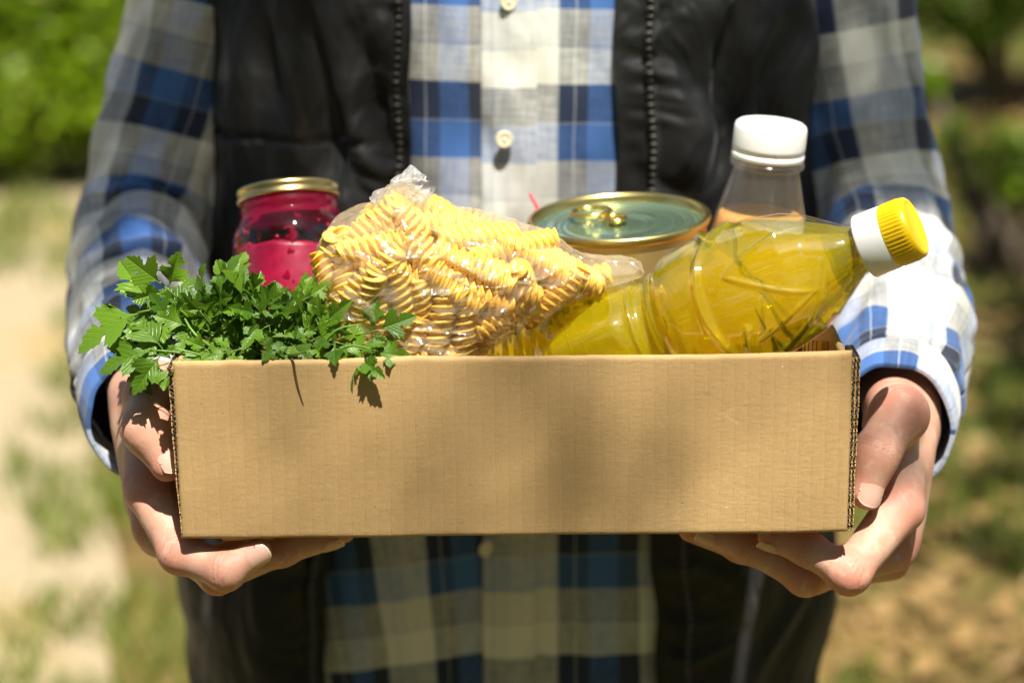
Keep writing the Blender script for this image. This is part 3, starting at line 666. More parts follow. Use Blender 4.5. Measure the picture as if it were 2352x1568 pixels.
# the wearer's left arm, on the right of the box
pr = [(.165, .445, 1.44), (.207, .442, 1.32), (.232, .432, 1.20), (.250, .414, 1.10), (.262, .378, 1.035), (.260, .305, 1.010), (.253, .235, 1.000), (.2425, .175, .987), (.2355, .142, .980)]
rr = [(.060, .070), (.056, .068), (.052, .064), (.051, .060), (.050, .056), (.049, .053), (.047, .052), (.042, .048), (.035, .041)]
er = sleeve(pr, rr, (.012, .03), 3.1, 1, [(.34, .006, .030, .04, 1.2, 1.3), (.44, .008, .026, .05, -1.3, 1.2), (.52, .009, .022, .04, 1.9, 1.4), (.60, .008, .020, .05, .4, 1.2), (.68, .007, .022, -.03, 1.8, 1.1), (.76, .006, .02, .05, .2, 1.1), (.83, .0065, .02, .02, 1.5, 1.4), (.90, .006, .018, .03, .3, 1.2), (.955, .006, .014, 0, 1.6, 2.5)])
cuff(er, .034, (.036, .042), (.034, .0385), (.05, .028), -.007)
# the wearer's right arm, on the left
plft = [(-.160, .445, 1.44), (-.196, .442, 1.32), (-.222, .432, 1.20), (-.248, .416, 1.10), (-.262, .380, 1.035), (-.255, .305, 1.010), (-.243, .235, 1.000), (-.234, .175, .991), (-.2295, .146, .985)]
rl = [(.060, .070), (.054, .066), (.050, .062), (.049, .059), (.048, .056), (.047, .052), (.045, .050), (.041, .047), (.035, .040)]
el = sleeve(plft, rl, (.155, .052), 8.4, -1, [(.36, .006, .030, .04, 1.9, 1.3), (.46, .008, .024, -.05, 1.3, 1.2), (.53, .010, .022, -.04, 1.5, 1.4), (.60, .009, .020, -.05, 2.2, 1.2), (.68, .008, .022, .03, 1.3, 1.1), (.76, .007, .02, -.05, 2.6, 1.1), (.83, .007, .02, .02, 1.5, 1.4), (.90, .006, .018, -.03, 2.7, 1.2), (.955, .006, .014, 0, 1.6, 2.5)])
cuff(el, .036, (.036, .040), (.029, .035), (.13, .028), -.007)

# ---- vest: two open fronts joined at the back, with zip tapes and teeth
VOFF = .013
def edge_x(z, s):
    if s < 0: return np.interp(z, [.62, .72, .80, .86, .95, 1.05, 1.3, 1.5], [-.150, -.142, -.140, -.132, -.098, -.080, -.075, -.06]) + .003 * noise(z * 22, 1.1)
    return np.interp(z, [.62, .72, .80, .86, .95, 1.05, 1.3, 1.5], [.132, .127, .123, .118, .106, .098, .090, .06]) + .0035 * noise(z * 20, 5.1)
vest_root = None
FOLDS = {1: [((1560, 20), (1540, 430), .007), ((1655, -20), (1600, 430), .010), ((1770, 60), (1690, 470), .010), ((1850, -60), (1830, 420), .008), ((1520, 200), (1640, 330), .005)],
         -1: [((870, 10), (905, 330), .008), ((770, 120), (870, 440), .010), ((620, -40), (720, 420), .010), ((520, 20), (535, 430), .008), ((900, 150), (800, 210), .005)]}
def fold_lines(x, z, s):
    d = 0
    for (a, b, amp) in FOLDS[s]:
        p, q = P(*a, .285), P(*b, .285); ex, ez = q.x - p.x, q.z - p.z; L = math.hypot(ex, ez); ex, ez = ex / L, ez / L
        t = (x - p.x) * ex + (z - p.z) * ez; o = -(x - p.x) * ez + (z - p.z) * ex + .006 * noise(t * 14, amp * 900); w_ = .011 + .005 * noise(t * 9, amp * 700)
        d = d + amp * sm(-.02, .03, t) * sm(L + .03, L - .03, t) * (np.exp(-(o / w_) ** 2) - .6 * np.exp(-((o - .017) / .009) ** 2))
    return d
def vest_disp(x, y, z, s):
    e = np.abs(x - edge_x(z, s)); front = (y < YC)
    d = .014 * noise(x * 7, z * 5.5, 2.0 + s) + .010 * noise(x * 15 + z * 8 * s, z * 8, 5.0)
    q = x * 26 - s * z * 9 + 1.2 * noise(x * 5, z * 6, 7.7); d = d + .0120 * (.5 - np.abs(noise(q, z * 4.0, 3.0 + s))) * sm(0.02, .07, e)     # long slanting folds
    d = d + .0042 * noise(x * 20, z * 80 + 2 * noise(x * 30, z * 20), 1.0) * np.exp(-(e / .022) ** 2)                                # puckers by the zip
    d = d + fold_lines(x, z, s) + .005 * np.exp(-((e - .028) / .012) ** 2)
    d = d - .0035 * np.exp(-((z - (1.118 - .02 * np.abs(x))) / .0022) ** 2) * sm(.085, .10, np.abs(x)) * (s < 0)                          # pocket seam
    return d
teeth_me = mesh('zipper_tooth', *[np.asarray(q) if i == 0 else q for i, q in enumerate((lambda b: (np.array([v.co for v in b.vertices]), [tuple(p.vertices) for p in b.polygons]))(box_mesh('t', .0042, .0030, .0026, .0008, 2)))])
teeth_me.materials.append(M_TOOTH)
for s in (-1, 1):
    nz, ns = 330, 200
    zz = np.linspace(.645, 1.485, nz); S = np.linspace(0, 1, ns) ** 1.35
    Z = np.repeat(zz[:, None], ns, 1); ex = edge_x(zz, s); p0 = phi_of_x(ex, zz, VOFF)
    PHI = p0[:, None] + (s * math.pi - p0[:, None]) * S[None]
    X0, Y0 = torso(PHI, Z, VOFF); D = vest_disp(X0, Y0, Z, s); Xv, Yv = torso(PHI, Z, VOFF + D)
    fl = .018 * sm(.98, .72, Z); Xv = Xv * (1 + fl)
    ob = obj('vest' if s < 0 else 'vest_front', mesh('vest', np.stack([Xv, Yv, Z], -1).reshape(-1, 3), grid_faces(ns, nz, flip=(s < 0))), M_VEST, PERSON if s < 0 else vest_root)
    sd = ob.modifiers.new('padding', 'SOLIDIFY'); sd.thickness = .006; sd.offset = -1
    if s < 0: vest_root = ob; ob['label'] = 'black padded sleeveless vest worn open'
    # facing strip from the zip inwards over the shirt, then the tape and the teeth
    wdt = .025 if s > 0 else .010
    fs = np.linspace(0, 1, 16); FX = ex[:, None] * (1 + fl[:, :1]) - s * wdt * fs[None]; FZ = np.repeat(zz[:, None], 16, 1)
    yb = Yv[:, :1]; ysh = front_y(FX, FZ, .006); k = sm(0, 1, fs)[None]
    FY = yb * (1 - k) + ysh * k + .0022 * noise(FX * 60, FZ * 75, 3.0) * np.sin(np.pi * fs)[None] + .0012
    obj('facing', mesh('facing', np.stack([FX, FY, FZ], -1).reshape(-1, 3), grid_faces(16, nz, flip=(s > 0))), M_VEST, vest_root)
    off = (.0 if s > 0 else .001)
    tx = ex * (1 + fl[:, 0]) - s * .001; ty = Yv[:, 0] - .0012
    tp = np.stack([np.stack([tx - .0038, ty, zz], -1), np.stack([tx + .0038, ty, zz], -1)], 1).reshape(-1, 3)
    obj('zip_tape', mesh('zip_tape', tp, grid_faces(2, nz)), M_TAPE, vest_root)
    z = .66
    while z < 1.45:
        i = np.interp(z, zz, np.arange(nz)); i0 = int(i)
        t = obj('zipper_tooth', teeth_me, None, vest_root); t.location = (tx[i0] - s * .0012, ty[i0] - .0018, z); t.rotation_euler = (0, 0, 0)
        z += .0053
# ---- trousers and shoes below the picture
X, org = sample((-.26, .28, .05), (.26, .60, .90), .010)
d = ell(X, (0, YC, .82), (.195, .115, .12))
for s in (-1, 1): d = smin(d, cone(X, (s * .098, .44, .80), (s * .115, .45, .08), .105, .072), .02)
d = np.maximum(d, X[..., 2] - .86); d = np.maximum(d, .07 - X[..., 2])
V, Q = surface_nets(d, org, .010); obj('trousers', mesh('trousers', V, Q), M_TROUSER, PERSON)
for s in (-1, 1):
    X, org = sample((s * .12 - .09, .20, -.02), (s * .12 + .09, .56, .16), .008)
    d = smin(cone(X, (s * .115, .49, .055), (s * .128, .27, .040), .050, .040), cone(X, (s * .115, .48, .06), (s * .115, .47, .11), .048, .050), .02); d = np.maximum(d, .004 - X[..., 2])
    V, Q = surface_nets(d, org, .008); obj('shoe', mesh('shoe', V, Q), M_SHOE, PERSON)
# ================================================================== the cardboard box
BW, BH, BD, TH = .3715, .1035, .262, .0042
BOXZ = P(1181, 1231, 0).z
box = thing('cardboard_box', (.0012, 0, BOXZ), 'open brown corrugated cardboard box held in both hands', 'box'); box.rotation_euler = (0, R(-.66), 0)
def panel(name, length, height, th, mat, seed, round_top=True, amp=.0007, corner=.0021):
    """upright slab along x from -length/2, outer face at y = 0, foot at z = 0; rounded edges, slightly wavy"""
    out = []
    hx = length / 2
    for x in np.linspace(-hx + corner, hx - corner, 90): out.append((x, 0.0))
    for a in np.linspace(-90, 90, 9)[1:-1]: out.append((hx - corner + corner * math.cos(R(a)), th / 2 + th / 2 * math.sin(R(a))))
    for x in np.linspace(hx - corner, -hx + corner, 60): out.append((x, th))
    for a in np.linspace(90, 270, 9)[1:-1]: out.append((-hx + corner + corner * math.cos(R(a)), th / 2 + th / 2 * math.sin(R(a))))
    o = np.array(out); n = len(o); rows = []
    zs = np.concatenate([[0, .0004, .0012, .0024], np.linspace(.004, height - .004, 36), [height - .0024, height - .0012, height - .0004, height]])
    for z in zs:
        k = min(z, height - z); ins = max(0, .0022 - k) if k < .0022 else 0
        shr = .0021 - math.sqrt(max(0, .0021 ** 2 - ins ** 2)) if ins < .0021 else .0021
        p = o.copy(); p[:, 1] = th / 2 + (p[:, 1] - th / 2) * (1 - shr / .0021 * .95)
        wv = amp * noise(o[:, 0] * 9 + seed, z * 11) + amp * .35 * noise(o[:, 0] * 40, z * 30, seed)
        zz = z + (0.0014 * noise(o[:, 0] * 16, seed) + .0007 * noise(o[:, 0] * 90, seed + 2)) * (z / height) + .0006 * noise(o[:, 0] * 22, seed + 5) * (1 - z / height)
        rows.append(np.stack([p[:, 0], p[:, 1] + wv, zz], -1))
    V = np.concatenate(rows); f = grid_faces(n, len(zs), True); f.append(tuple(range(n))[::-1]); f.append(tuple((len(zs) - 1) * n + i for i in range(n)))
    return mesh(name, V, f)
fp = obj('front_panel', panel('front_panel', BW, BH, TH, M_CARD, 1.3, corner=.0032), M_CARD, box)
bp = obj('back_panel', panel('back_panel', BW - .012, BH - .002, TH, M_CARD, 4.3), M_CARD, box); bp.location = (0, BD - TH, 0)
for s in (-1, 1):
    sp = obj('side_panel', panel('side_panel', BD - .012, BH - .004, TH, M_CARD, 6.3 + s), M_CARD, box)
    sp.rotation_euler = (0, 0, s * R(90)); sp.location = (s * (BW / 2 - .0005), BD / 2 + .003, .002)
    # outer flap of the end: its cut edge shows the flutes
    for L in range(1 if s < 0 else 2):
        x0 = s * (BW / 2 + .0012 + .0021 * L); wd = .0027 if s < 0 else .0019; y0 = .0012 + .001 * L; hh = BH - .0035
        nn = 300; z = np.linspace(.001, hh, nn)
        bow = s * (-.0030 if s < 0 else -.0012) * (1 - z / hh) ** 1.2 + .0007 * noise(z * 45, 3 + L + s)
        wav = np.sin(z * 2 * math.pi / (.0027 if s < 0 else .0040) + 1.8 * noise(z * 70, 1.0 + s)) * wd * (.36 if s < 0 else .20)
        rag = lambda k: y0 + .0009 * noise(z * 260, k) + .0006 * noise(z * 900, k + 3)
        def ribbon(name, xc, t_, y_, mt):
            yb = np.full(nn, .030); q = np.stack([np.stack([xc - t_, y_, z], -1), np.stack([xc + t_, y_, z], -1), np.stack([xc + t_, yb, z], -1), np.stack([xc - t_, yb, z], -1)], 1).reshape(-1, 3)
            f = grid_faces(4, nn, True) + [(0, 1, 2, 3), tuple((nn - 1) * 4 + i for i in (3, 2, 1, 0))]
            obj(name, mesh(name, q, f, smooth=False), mt, box)
        ribbon('liner', x0 + bow - s * wd / 2, .00022, rag(2.2), M_CARD_IN); ribbon('liner', x0 + bow + s * wd / 2, .00026, rag(5.2), M_CARD_IN); ribbon('flute', x0 + bow + wav, .0002, rag(8.8), M_CARD_EDGE)
        ribbon('gap_shade', x0 + bow, .0012, np.full(nn, y0 + .003), M_TAPE)  # black strip standing in for the shade in the gaps between the liners
bt = obj('bottom_panel', box_mesh('bottom_panel', BW - .008, BD - .010, .004, .001), M_CARD, box); bt.location = (0, BD / 2 + .001, .0045)
tf = obj('corner_tab', box_mesh('corner_tab', .030, .022, .003, .001), M_CARD, box); tf.location = (-BW / 2 + .034, .017, -.0012); tf.rotation_euler = (R(4), R(5), R(14))
FLOOR = BOXZ + .0068          # inside of the box
# ================================================================== food in the box
def axis_thing(name, base, direction, label, cat, spin=0.0):
    t = thing(name, base, label, cat); q = Vector(direction).normalized().to_track_quat('Z', 'Y'); t.rotation_mode = 'QUATERNION'
    t.rotation_quaternion = q @ Quaternion((0, 0, 1), spin); return t
bpy.context.view_layer.update()
# ---------------- metal can with pull ring
def m_gold(name, base, rough, streak=0.25):
    t = NT(name); co = t.obj_co(); n = t.noise(30, 3, 0.5, t.mapping(co, (1, 1, 12))); n2 = t.noise(25, 4, .6, co)
    r = t.math('ADD', rough, t.math('MULTIPLY', n2, .12))
    return t.done(t.pbsdf(Base_Color=t.mix(t.math('MULTIPLY', n, streak), base, tuple(c * .7 for c in base)), Metallic=1.0, Roughness=r, Normal=t.bump(n, .05, .0006)))
M_CAN = m_gold('gold_lacquer', (.84, .66, .32), .44); M_RIM = m_gold('gold_rim', (.72, .58, .22), .22); M_RING = m_gold('gold_ring', (.85, .62, .18), .16)
def m_canlid():
    t = NT('green_can_lid'); co = t.obj_co(); n = t.noise(20, 3, .5, co)
    return t.done(t.pbsdf(Base_Color=(.33, .50, .35), Metallic=.85, Roughness=t.math('ADD', .14, t.math('MULTIPLY', n, .1)), Coat_Weight=.4, Coat_Roughness=.08))
M_LID = m_canlid()
ctop = P(1421, 494, .186); cdir = Vector((-.055, -.055, 1)).normalized(); CH = (ctop.z - FLOOR) / cdir.z - .001; CR = .0555
can = axis_thing('food_can', ctop - cdir * CH, cdir, 'large gold tin can with green lid and ring pull', 'can', R(0))
bd_ = [(CR - .004, 0), (CR + .0006, .0005), (CR + .0012, .002), (CR + .0006, .004), (CR - .001, .0052)]
bd_ += [(CR - .001 + (.0004 * math.sin((z - .03) * 2 * math.pi / .007) if .03 < z < CH - .05 else 0), z) for z in np.linspace(.0053, CH - .0062, 60)]
v, f = lathe(bd_, 96, True, False); obj('body', mesh('body', v, f), M_CAN, can)
rp = [(CR - .001, CH - .0062), (CR + .0012, CH - .0050), (CR + .0018, CH - .0030), (CR + .0016, CH - .0008), (CR + .0004, CH + .0002), (CR - .0012, CH - .0002), (CR - .0022, CH - .0016), (CR - .0030, CH - .0052)]
v, f = lathe(rp, 96, False, False); obj('rim', mesh('rim', v, f), M_RIM, can)
lz = CH - .0052; lp = [(CR - .0030, lz)]
for r_ in np.linspace(CR - .004, .0004, 110):
    z = lz - .0006 * (r_ < CR - .006)
    for rc, hgt in ((.047, .0006), (.0405, .0005), (.035, -.0004), (.0225, .0005), (.0175, -.0004)): z += hgt * math.exp(-((r_ - rc) / .0009) ** 2)
    lp.append((r_, z))
v, f = lathe(lp, 96, False, True); obj('lid', mesh('lid', v, f), M_LID, can)
# ring pull: oval loop with a nose and a rivet
def torus_loop(pts, r, n=10): return tube(list(pts) + [pts[0], pts[1]], r, n, False)
rc = Vector((-.0215, -.002, lz + .0045))
loop = [rc + Vector((.0125 * math.cos(a), .0120 * math.sin(a), .0008 * math.cos(a))) for a in np.linspace(0, 2 * math.pi, 40, endpoint=False)]
ring = obj('pull_ring', mesh('pull_ring', *torus_loop(loop, .0017)), M_RING, can)
loop2 = [rc + Vector((.0200 + .0068 * math.cos(a), .0062 * math.sin(a), -.0012)) for a in np.linspace(0, 2 * math.pi, 30, endpoint=False)]
obj('ring_nose', mesh('ring_nose', *torus_loop(loop2, .0016)), M_RING, ring)
v, f = lathe([(.0042, lz - .001), (.0042, lz + .0022), (.0034, lz + .0034), (.0001, lz + .0036)], 24, True, False); o = obj('rivet', mesh('rivet', v, f), M_RING, can); o.location = (rc.x + .0200, rc.y, 0)

# ---------------- glass jar of beetroot
JH, JR = .118, .0375
jt = P(660, 430, .208); jdir = Vector((-.11, .40, 1)).normalized(); jbase = jt - jdir * JH; 
if jbase.z - .004 < FLOOR: JH = (jt.z - FLOOR) / jdir.z - .002; jbase = jt - jdir * JH
else: JH = (jt.z - FLOOR) / jdir.z - .002; jbase = jt - jdir * JH
jar = axis_thing('beetroot_jar', jbase, jdir, 'glass jar of dark pink grated beetroot with gold lid', 'jar')
gp = [(.030, 0), (.034, .001), (.0368, .004), (.0375, .009)] + [(JR, z) for z in np.linspace(.012, JH - .040, 8)] + [(JR - .0002, JH - .036), (.0368, JH - .031), (.0352, JH - .0265), (.0330, JH - .0225), (.0312, JH - .0195), (.0303, JH - .0175), (.0303, JH - .0145), (.0308, JH - .0135), (.0303, JH - .0125), (.0300, JH - .004)]
def m_jar():
    t = NT('jar_glass'); co = t.obj_co(); sz = t.n('ShaderNodeSeparateXYZ', Vector=co).outputs[2]
    vo = t.n('ShaderNodeTexVoronoi', Scale=170.0); t.t.links.new(t.mapping(co, (1, 1, .8)), vo.inputs['Vector'])
    bl = t.noise(75, 3, .6, co)
    hgt = t.math('DIVIDE', t.math('SUBTRACT', sz, JH - .046), .034, clamp=True)
    thr = t.math('SUBTRACT', .55, t.math('MULTIPLY', hgt, .02))
    mask = t.math('GREATER_THAN', t.math('SUBTRACT', bl, t.math('MULTIPLY', vo.outputs['Distance'], .12)), thr)
    mask = t.math('MAXIMUM', mask, t.math('GREATER_THAN', sz, JH - .021))
    tr = t.n('ShaderNodeBsdfTransparent', Color=(.93, .92, .93)); gl = t.n('ShaderNodeBsdfGlossy', Roughness=.03)
    lw = t.n('ShaderNodeLayerWeight', Blend=.35); fac = t.math('ADD', .05, t.math('MULTIPLY', t.math('POWER', lw.outputs['Facing'], 3.0), .7), clamp=True)
    st = t.n('ShaderNodeBsdfDiffuse', Color=(.22, .004, .03)); tl = t.n('ShaderNodeBsdfTranslucent', Color=(.75, .01, .12))
    return t.done(t.add(fac, t.add(t.math('MULTIPLY', mask, .93), tr, t.add(.45, st, tl)), gl))
v, f = lathe(gp, 80, True, False); obj('glass', mesh('glass', v, f), m_jar(), jar)
def m_beet():
    t = NT('beetroot'); co = t.obj_co(); n = t.noise(120, 4, .6, co)
    return t.done(t.pbsdf(Base_Color=t.ramp(n, [(.3, (.24, .002, .028)), (.7, (.40, .005, .05))]), Roughness=.35, Subsurface_Weight=.3, Subsurface_Radius=(1, .1, .15), Subsurface_Scale=.006, Normal=t.bump(n, .3, .001)))
bp_ = [(.028, .003), (.0345, .005), (.0362, .010)] + [(.0364, z) for z in np.linspace(.014, JH - .044, 5)] + [(.0360, JH - .0415), (.034, JH - .0405), (.018, JH - .0395), (.0002, JH - .040)]
v, f = lathe(bp_, 64, True, False); v[:, 2] += np.where(v[:, 2] > JH - .05, .0030 * noise(v[:, 0] * 110, v[:, 1] * 110) + v[:, 0] * .06, 0); obj('beetroot', mesh('beetroot', v, f), m_beet(), jar)
g = np.random.default_rng(4); fl = []
for k in range(46):                                     # scraps of beetroot stuck to the inside of the glass
    a = g.uniform(0, 6.28); z = JH - .040 + .016 * g.random() ** 1.3; r_ = float(np.interp(z, [p[1] for p in gp], [p[0] for p in gp])) - .0011; s = g.uniform(.0008, .0020)
    vv, ff = lathe([(.0001, -.5), (.75, -.35), (1, 0), (.75, .35), (.0001, .5)], 7, False, False); vv = vv * [s * g.uniform(.6, 1.5), s, s * .7]
    m_ = np.array(Matrix.Rotation(a, 3, 'Z') @ Matrix.Rotation(R(90), 3, 'Y')); fl.append((vv @ m_.T + [r_ * math.cos(a), r_ * math.sin(a), z], ff))
M_SCRAP = simple('beet_scrap', (.50, .005, .06), .3, Subsurface_Weight=.3, Subsurface_Scale=.003)
o = obj('beetroot_scraps', mesh('beetroot_scraps', *merge(fl)), M_SCRAP, jar, kind='stuff')
lidp = [(.0310, JH - .0088), (.0322, JH - .0086), (.0327, JH - .0076), (.0320, JH - .0066), (.0315, JH - .0058), (.0316, JH - .0040), (.0322, JH - .0030), (.0322, JH - .0018), (.0313, JH - .0005), (.0300, JH), (.0285, JH - .0004), (.0270, JH - .0012), (.0255, JH - .0013), (.024, JH - .0010), (.0001, JH - .0009)]
v, f = lathe(lidp, 96, False, False); obj('lid', mesh('lid', v, f), m_gold('jar_lid_gold', (.70, .55, .24), .24), jar)

# ---------------- juice bottle with the white cap
WH = .205; wt = P(1772, 282, .178); wdir = Vector((.075, -.05, 1)).normalized(); WH = (wt.z - FLOOR) / wdir.z - .001
wb = axis_thing('juice_bottle', wt - wdir * WH, wdir, 'clear plastic juice bottle with plain white screw cap', 'bottle')
wp = [(.026, 0), (.031, .001), (.0345, .005), (.035, .012), (.035, WH - .105), (.0345, WH - .097), (.0325, WH - .082), (.0290, WH - .064), (.0255, WH - .050), (.0220, WH - .036), (.0205, WH - .030), (.0203, WH - .028), (.0226, WH - .0265), (.0230, WH - .0250), (.0226, WH - .0235), (.0203, WH - .022), (.0198, WH - .004)]
def pet_bump(t, co): return t.bump(t.noise(140, 4, .6, co), .25, .001)
M_PET = m_thin('cloudy_pet', (.93, .92, .90), .085, (.82, .74, .60), .10, pet_bump, .06, .6)
v, f = lathe([(r_, z) for r_, z in spline(wp, 90)], 72, True, False); obj('bottle', mesh('bottle', v, f), M_PET, wb)
LQ = WH - .058
lq = [(.027, .003), (.033, .006), (.0338, .012), (.0338, WH - .105), (.0332, WH - .096), (.0312, WH - .081), (.0272, WH - .063), (.0260, LQ), (.0250, LQ + .0006), (.0001, LQ + .0006)]
v, f = lathe(lq, 64, True, False); obj('juice', mesh('juice', v, f), simple('juice', (.66, .34, .09), .3, Subsurface_Weight=.3, Subsurface_Scale=.006), wb)
capw = [(.0212, WH - .0225), (.0222, WH - .0222), (.0224, WH - .0200), (.0222, WH - .0182), (.0214, WH - .0178), (.0214, WH - .0172), (.0222, WH - .0168), (.0224, WH - .0140), (.0223, WH - .0035), (.0216, WH - .0012), (.0200, WH), (.0170, WH + .0004), (.0001, WH + .0004)]
v, f = lathe(capw, 96, False, False)
M_WCAP = simple('white_cap', (.80, .79, .76), .38, Subsurface_Weight=.15, Subsurface_Scale=.004)
rad = np.hypot(v[:, 0], v[:, 1]); an = np.arctan2(v[:, 1], v[:, 0]); k = (rad > .0218) & (v[:, 2] > WH - .0165) & (v[:, 2] < WH - .003)
obj('cap', mesh('cap', v, f), M_WCAP, wb)

# ---------------- oil bottle lying on its shoulder
odir = Vector((.842, -.300, .440)).normalized(); OC = P(2050, 541, .020)
ob = axis_thing('oil_bottle', OC - odir * .271, odir, 'clear ridged bottle of yellow cooking oil leaning out of the box, yellow and white cap', 'bottle', R(20))
key = [(.0, .0300), (.002, .0335), (.006, .0358), (.012, .0362), (.064, .0362), (.068, .0352), (.072, .0366), (.080, .0372), (.100, .0366), (.112, .0350), (.119, .0318), (.1215, .0330), (.124, .0292), (.1275, .0278), (.131, .0292), (.1335, .0336), (.136, .0330), (.141, .0362), (.149, .0388), (.162, .0404), (.180, .0405), (.198, .0388), (.216, .0348), (.228, .0290), (.237, .0232), (.244, .0182), (.249, .0152), (.253, .0142), (.262, .0138)]
ss = np.linspace(0, .262, 440); ks, kr = zip(*key)
rs = np.interp(ss, ks, kr); ker = np.hanning(9); ker /= ker.sum(); rs = np.convolve(np.pad(rs, 4, 'edge'), ker, 'valid')
rs = rs + np.where((ss > .010) & (ss < .066), .0016 * np.cos((ss - .010) * 2 * np.pi / .0086), 0)
nA = 300; aa = np.linspace(0, 2 * np.pi, nA, endpoint=False); A, S_ = np.meshgrid(aa, ss)
win = sm(.140, .150, S_) * sm(.240, .226, S_)
def ridge(p, wd): return np.exp(-(np.angle(np.exp(1j * p)) / wd) ** 2)
tw = (S_ - .14) / .10
dr = .0006 * np.cos(6 * A)
# moulded bands and zigzag lines on the bulb, three times round
_m = Matrix.LocRotScale(ob.location, ob.rotation_quaternion, None); _inv = _m.to_3x3().inverted()
camd = _inv @ (CAM - _m @ Vector((0, 0, .19))); upl = _inv @ Vector((0, 0, 1)); fa0 = math.atan2(camd.y, camd.x); sg = 1 if math.sin(math.atan2(upl.y, upl.x) - fa0) > 0 else -1
LINES = [([(92, .186), (66, .178), (39, .171), (1, .1665), (-40, .171), (-62, .178)], .0026, .0027), ([(24, .2415), (-20, .233), (-45, .223), (-62, .210), (-74, .195)], .0018, .0020),
         ([(58, .231), (19, .185)], .0013, .0014), ([(19, .185), (-24, .227)], .0013, .0014), ([(-24, .227), (-42, .188)], .0013, .0014)]
hgt = np.zeros_like(S_)
for pts, hh_, ww_ in LINES:
    c = spline(pts, 150) if len(pts) > 2 else np.linspace(pts[0], pts[1], 70)
    for k_ in ((0, 120, 240) if ww_ > .0025 else (0,)):
        dmin = np.full(S_.shape, 9.0)
        for a_, s_ in c:
            da = np.angle(np.exp(1j * (A - (fa0 + sg * R(a_ + k_)))))
            dmin = np.minimum(dmin, np.hypot(da * .036, S_ - s_))
        hgt = np.maximum(hgt, hh_ * np.exp(-(dmin / ww_) ** 2))
dr = dr + hgt
RR = rs[:, None] + dr * win + .0014 * sm(.066, .074, S_) * sm(.118, .108, S_) * np.cos(8 * A)
def oil_mesh(inset):
    r_ = np.maximum(RR - inset, .001); s2 = S_.copy(); s2[0] += inset
    return np.stack([r_ * np.cos(A), r_ * np.sin(A), s2], -1).reshape(-1, 3), grid_faces(nA, len(ss), True)
v, f = oil_mesh(0); f.append(tuple(range(nA))[::-1])
M_CLEAR = m_thin('clear_bottle', (.985, .985, .97), 0, rough=.05, f0=.10, edge=.8)
obj('bottle', mesh('bottle', v, f), M_CLEAR, ob)
def m_oil():
    t = NT('oil'); gl = t.n('ShaderNodeBsdfRefraction', Color=(1, .98, .14), Roughness=0.0, IOR=1.42); gs = t.n('ShaderNodeBsdfGlossy', Roughness=.015)
    fr = t.n('ShaderNodeFresnel', IOR=1.45); tr = t.n('ShaderNodeBsdfTransparent', Color=(1, .96, .22))
    tl = t.add(.62, t.n('ShaderNodeBsdfTranslucent', Color=(1, .88, .01)), t.n('ShaderNodeBsdfDiffuse', Color=(1, .85, .01)))  # yellow diffuse share stands in for light glowing inside the clear oil
    return t.done(t.add(fr.outputs[0], t.add(.25, t.add(.36, gl, tr), tl), gs))
v, f = oil_mesh(.0010); f.append(tuple(range(nA))[::-1]); f.append(tuple((len(ss) - 1) * nA + k for k in range(nA)))
bm = bmesh.new(); tmp = mesh('tmp', v, f); bm.from_mesh(tmp)
bpy.context.view_layer.update(); mw = ob.matrix_basis if False else Matrix.LocRotScale(ob.location, ob.rotation_quaternion, None)
lev = P(1700, 520, .04); up = mw.to_3x3().inverted() @ Vector((0, 0, 1)); pt = mw.inverted() @ lev
bmesh.ops.bisect_plane(bm, geom=bm.verts[:] + bm.edges[:] + bm.faces[:], plane_co=pt, plane_no=up, clear_outer=True)
ed = [e for e in bm.edges if e.is_boundary]; bmesh.ops.holes_fill(bm, edges=ed, sides=0)
for fc in bm.faces: fc.smooth = len(fc.verts) <= 5
me = bpy.data.meshes.new('oil'); bm.to_mesh(me); bm.free(); oilo = obj('oil', me, m_oil(), ob); oilo.cycles.is_caustics_caster = True
# cap: white collar, yellow ribbed top
wc = [(.0150, .2545), (.0178, .2545), (.0181, .2552), (.0179, .2690), (.0174, .2696)]
v, f = lathe(wc, 96, False, False); cap = obj('cap', mesh('cap', v, f), M_WCAP, ob, label='white collar of the cap')
yp = [(.0172, .2694), (.0176, .2700), (.0176, .2818), (.0172, .2838), (.0160, .2850), (.0150, .2852), (.0140, .2847), (.0128, .2846), (.0001, .2846)]
v, f = lathe([p for p in yp[:2]] + [(.0176, z) for z in np.linspace(.2706, .2815, 8)] + yp[3:], 192, False, False)
an = np.arctan2(v[:, 1], v[:, 0]); k = (v[:, 2] > .2702) & (v[:, 2] < .2818); rr_ = np.where(k, .0004 * np.sign(np.sin(an * 48)) * sm(.2702, .2712, v[:, 2]) * sm(.2818, .2806, v[:, 2]), 0)
v[:, 0] += rr_ * np.cos(an); v[:, 1] += rr_ * np.sin(an)
obj('cap_top', mesh('cap_top', v, f), simple('yellow_plastic', (.86, .56, .005), .32, Subsurface_Weight=.15, Subsurface_Radius=(1, .6, .1), Subsurface_Scale=.003), cap, label='bright yellow ribbed top of the cap')

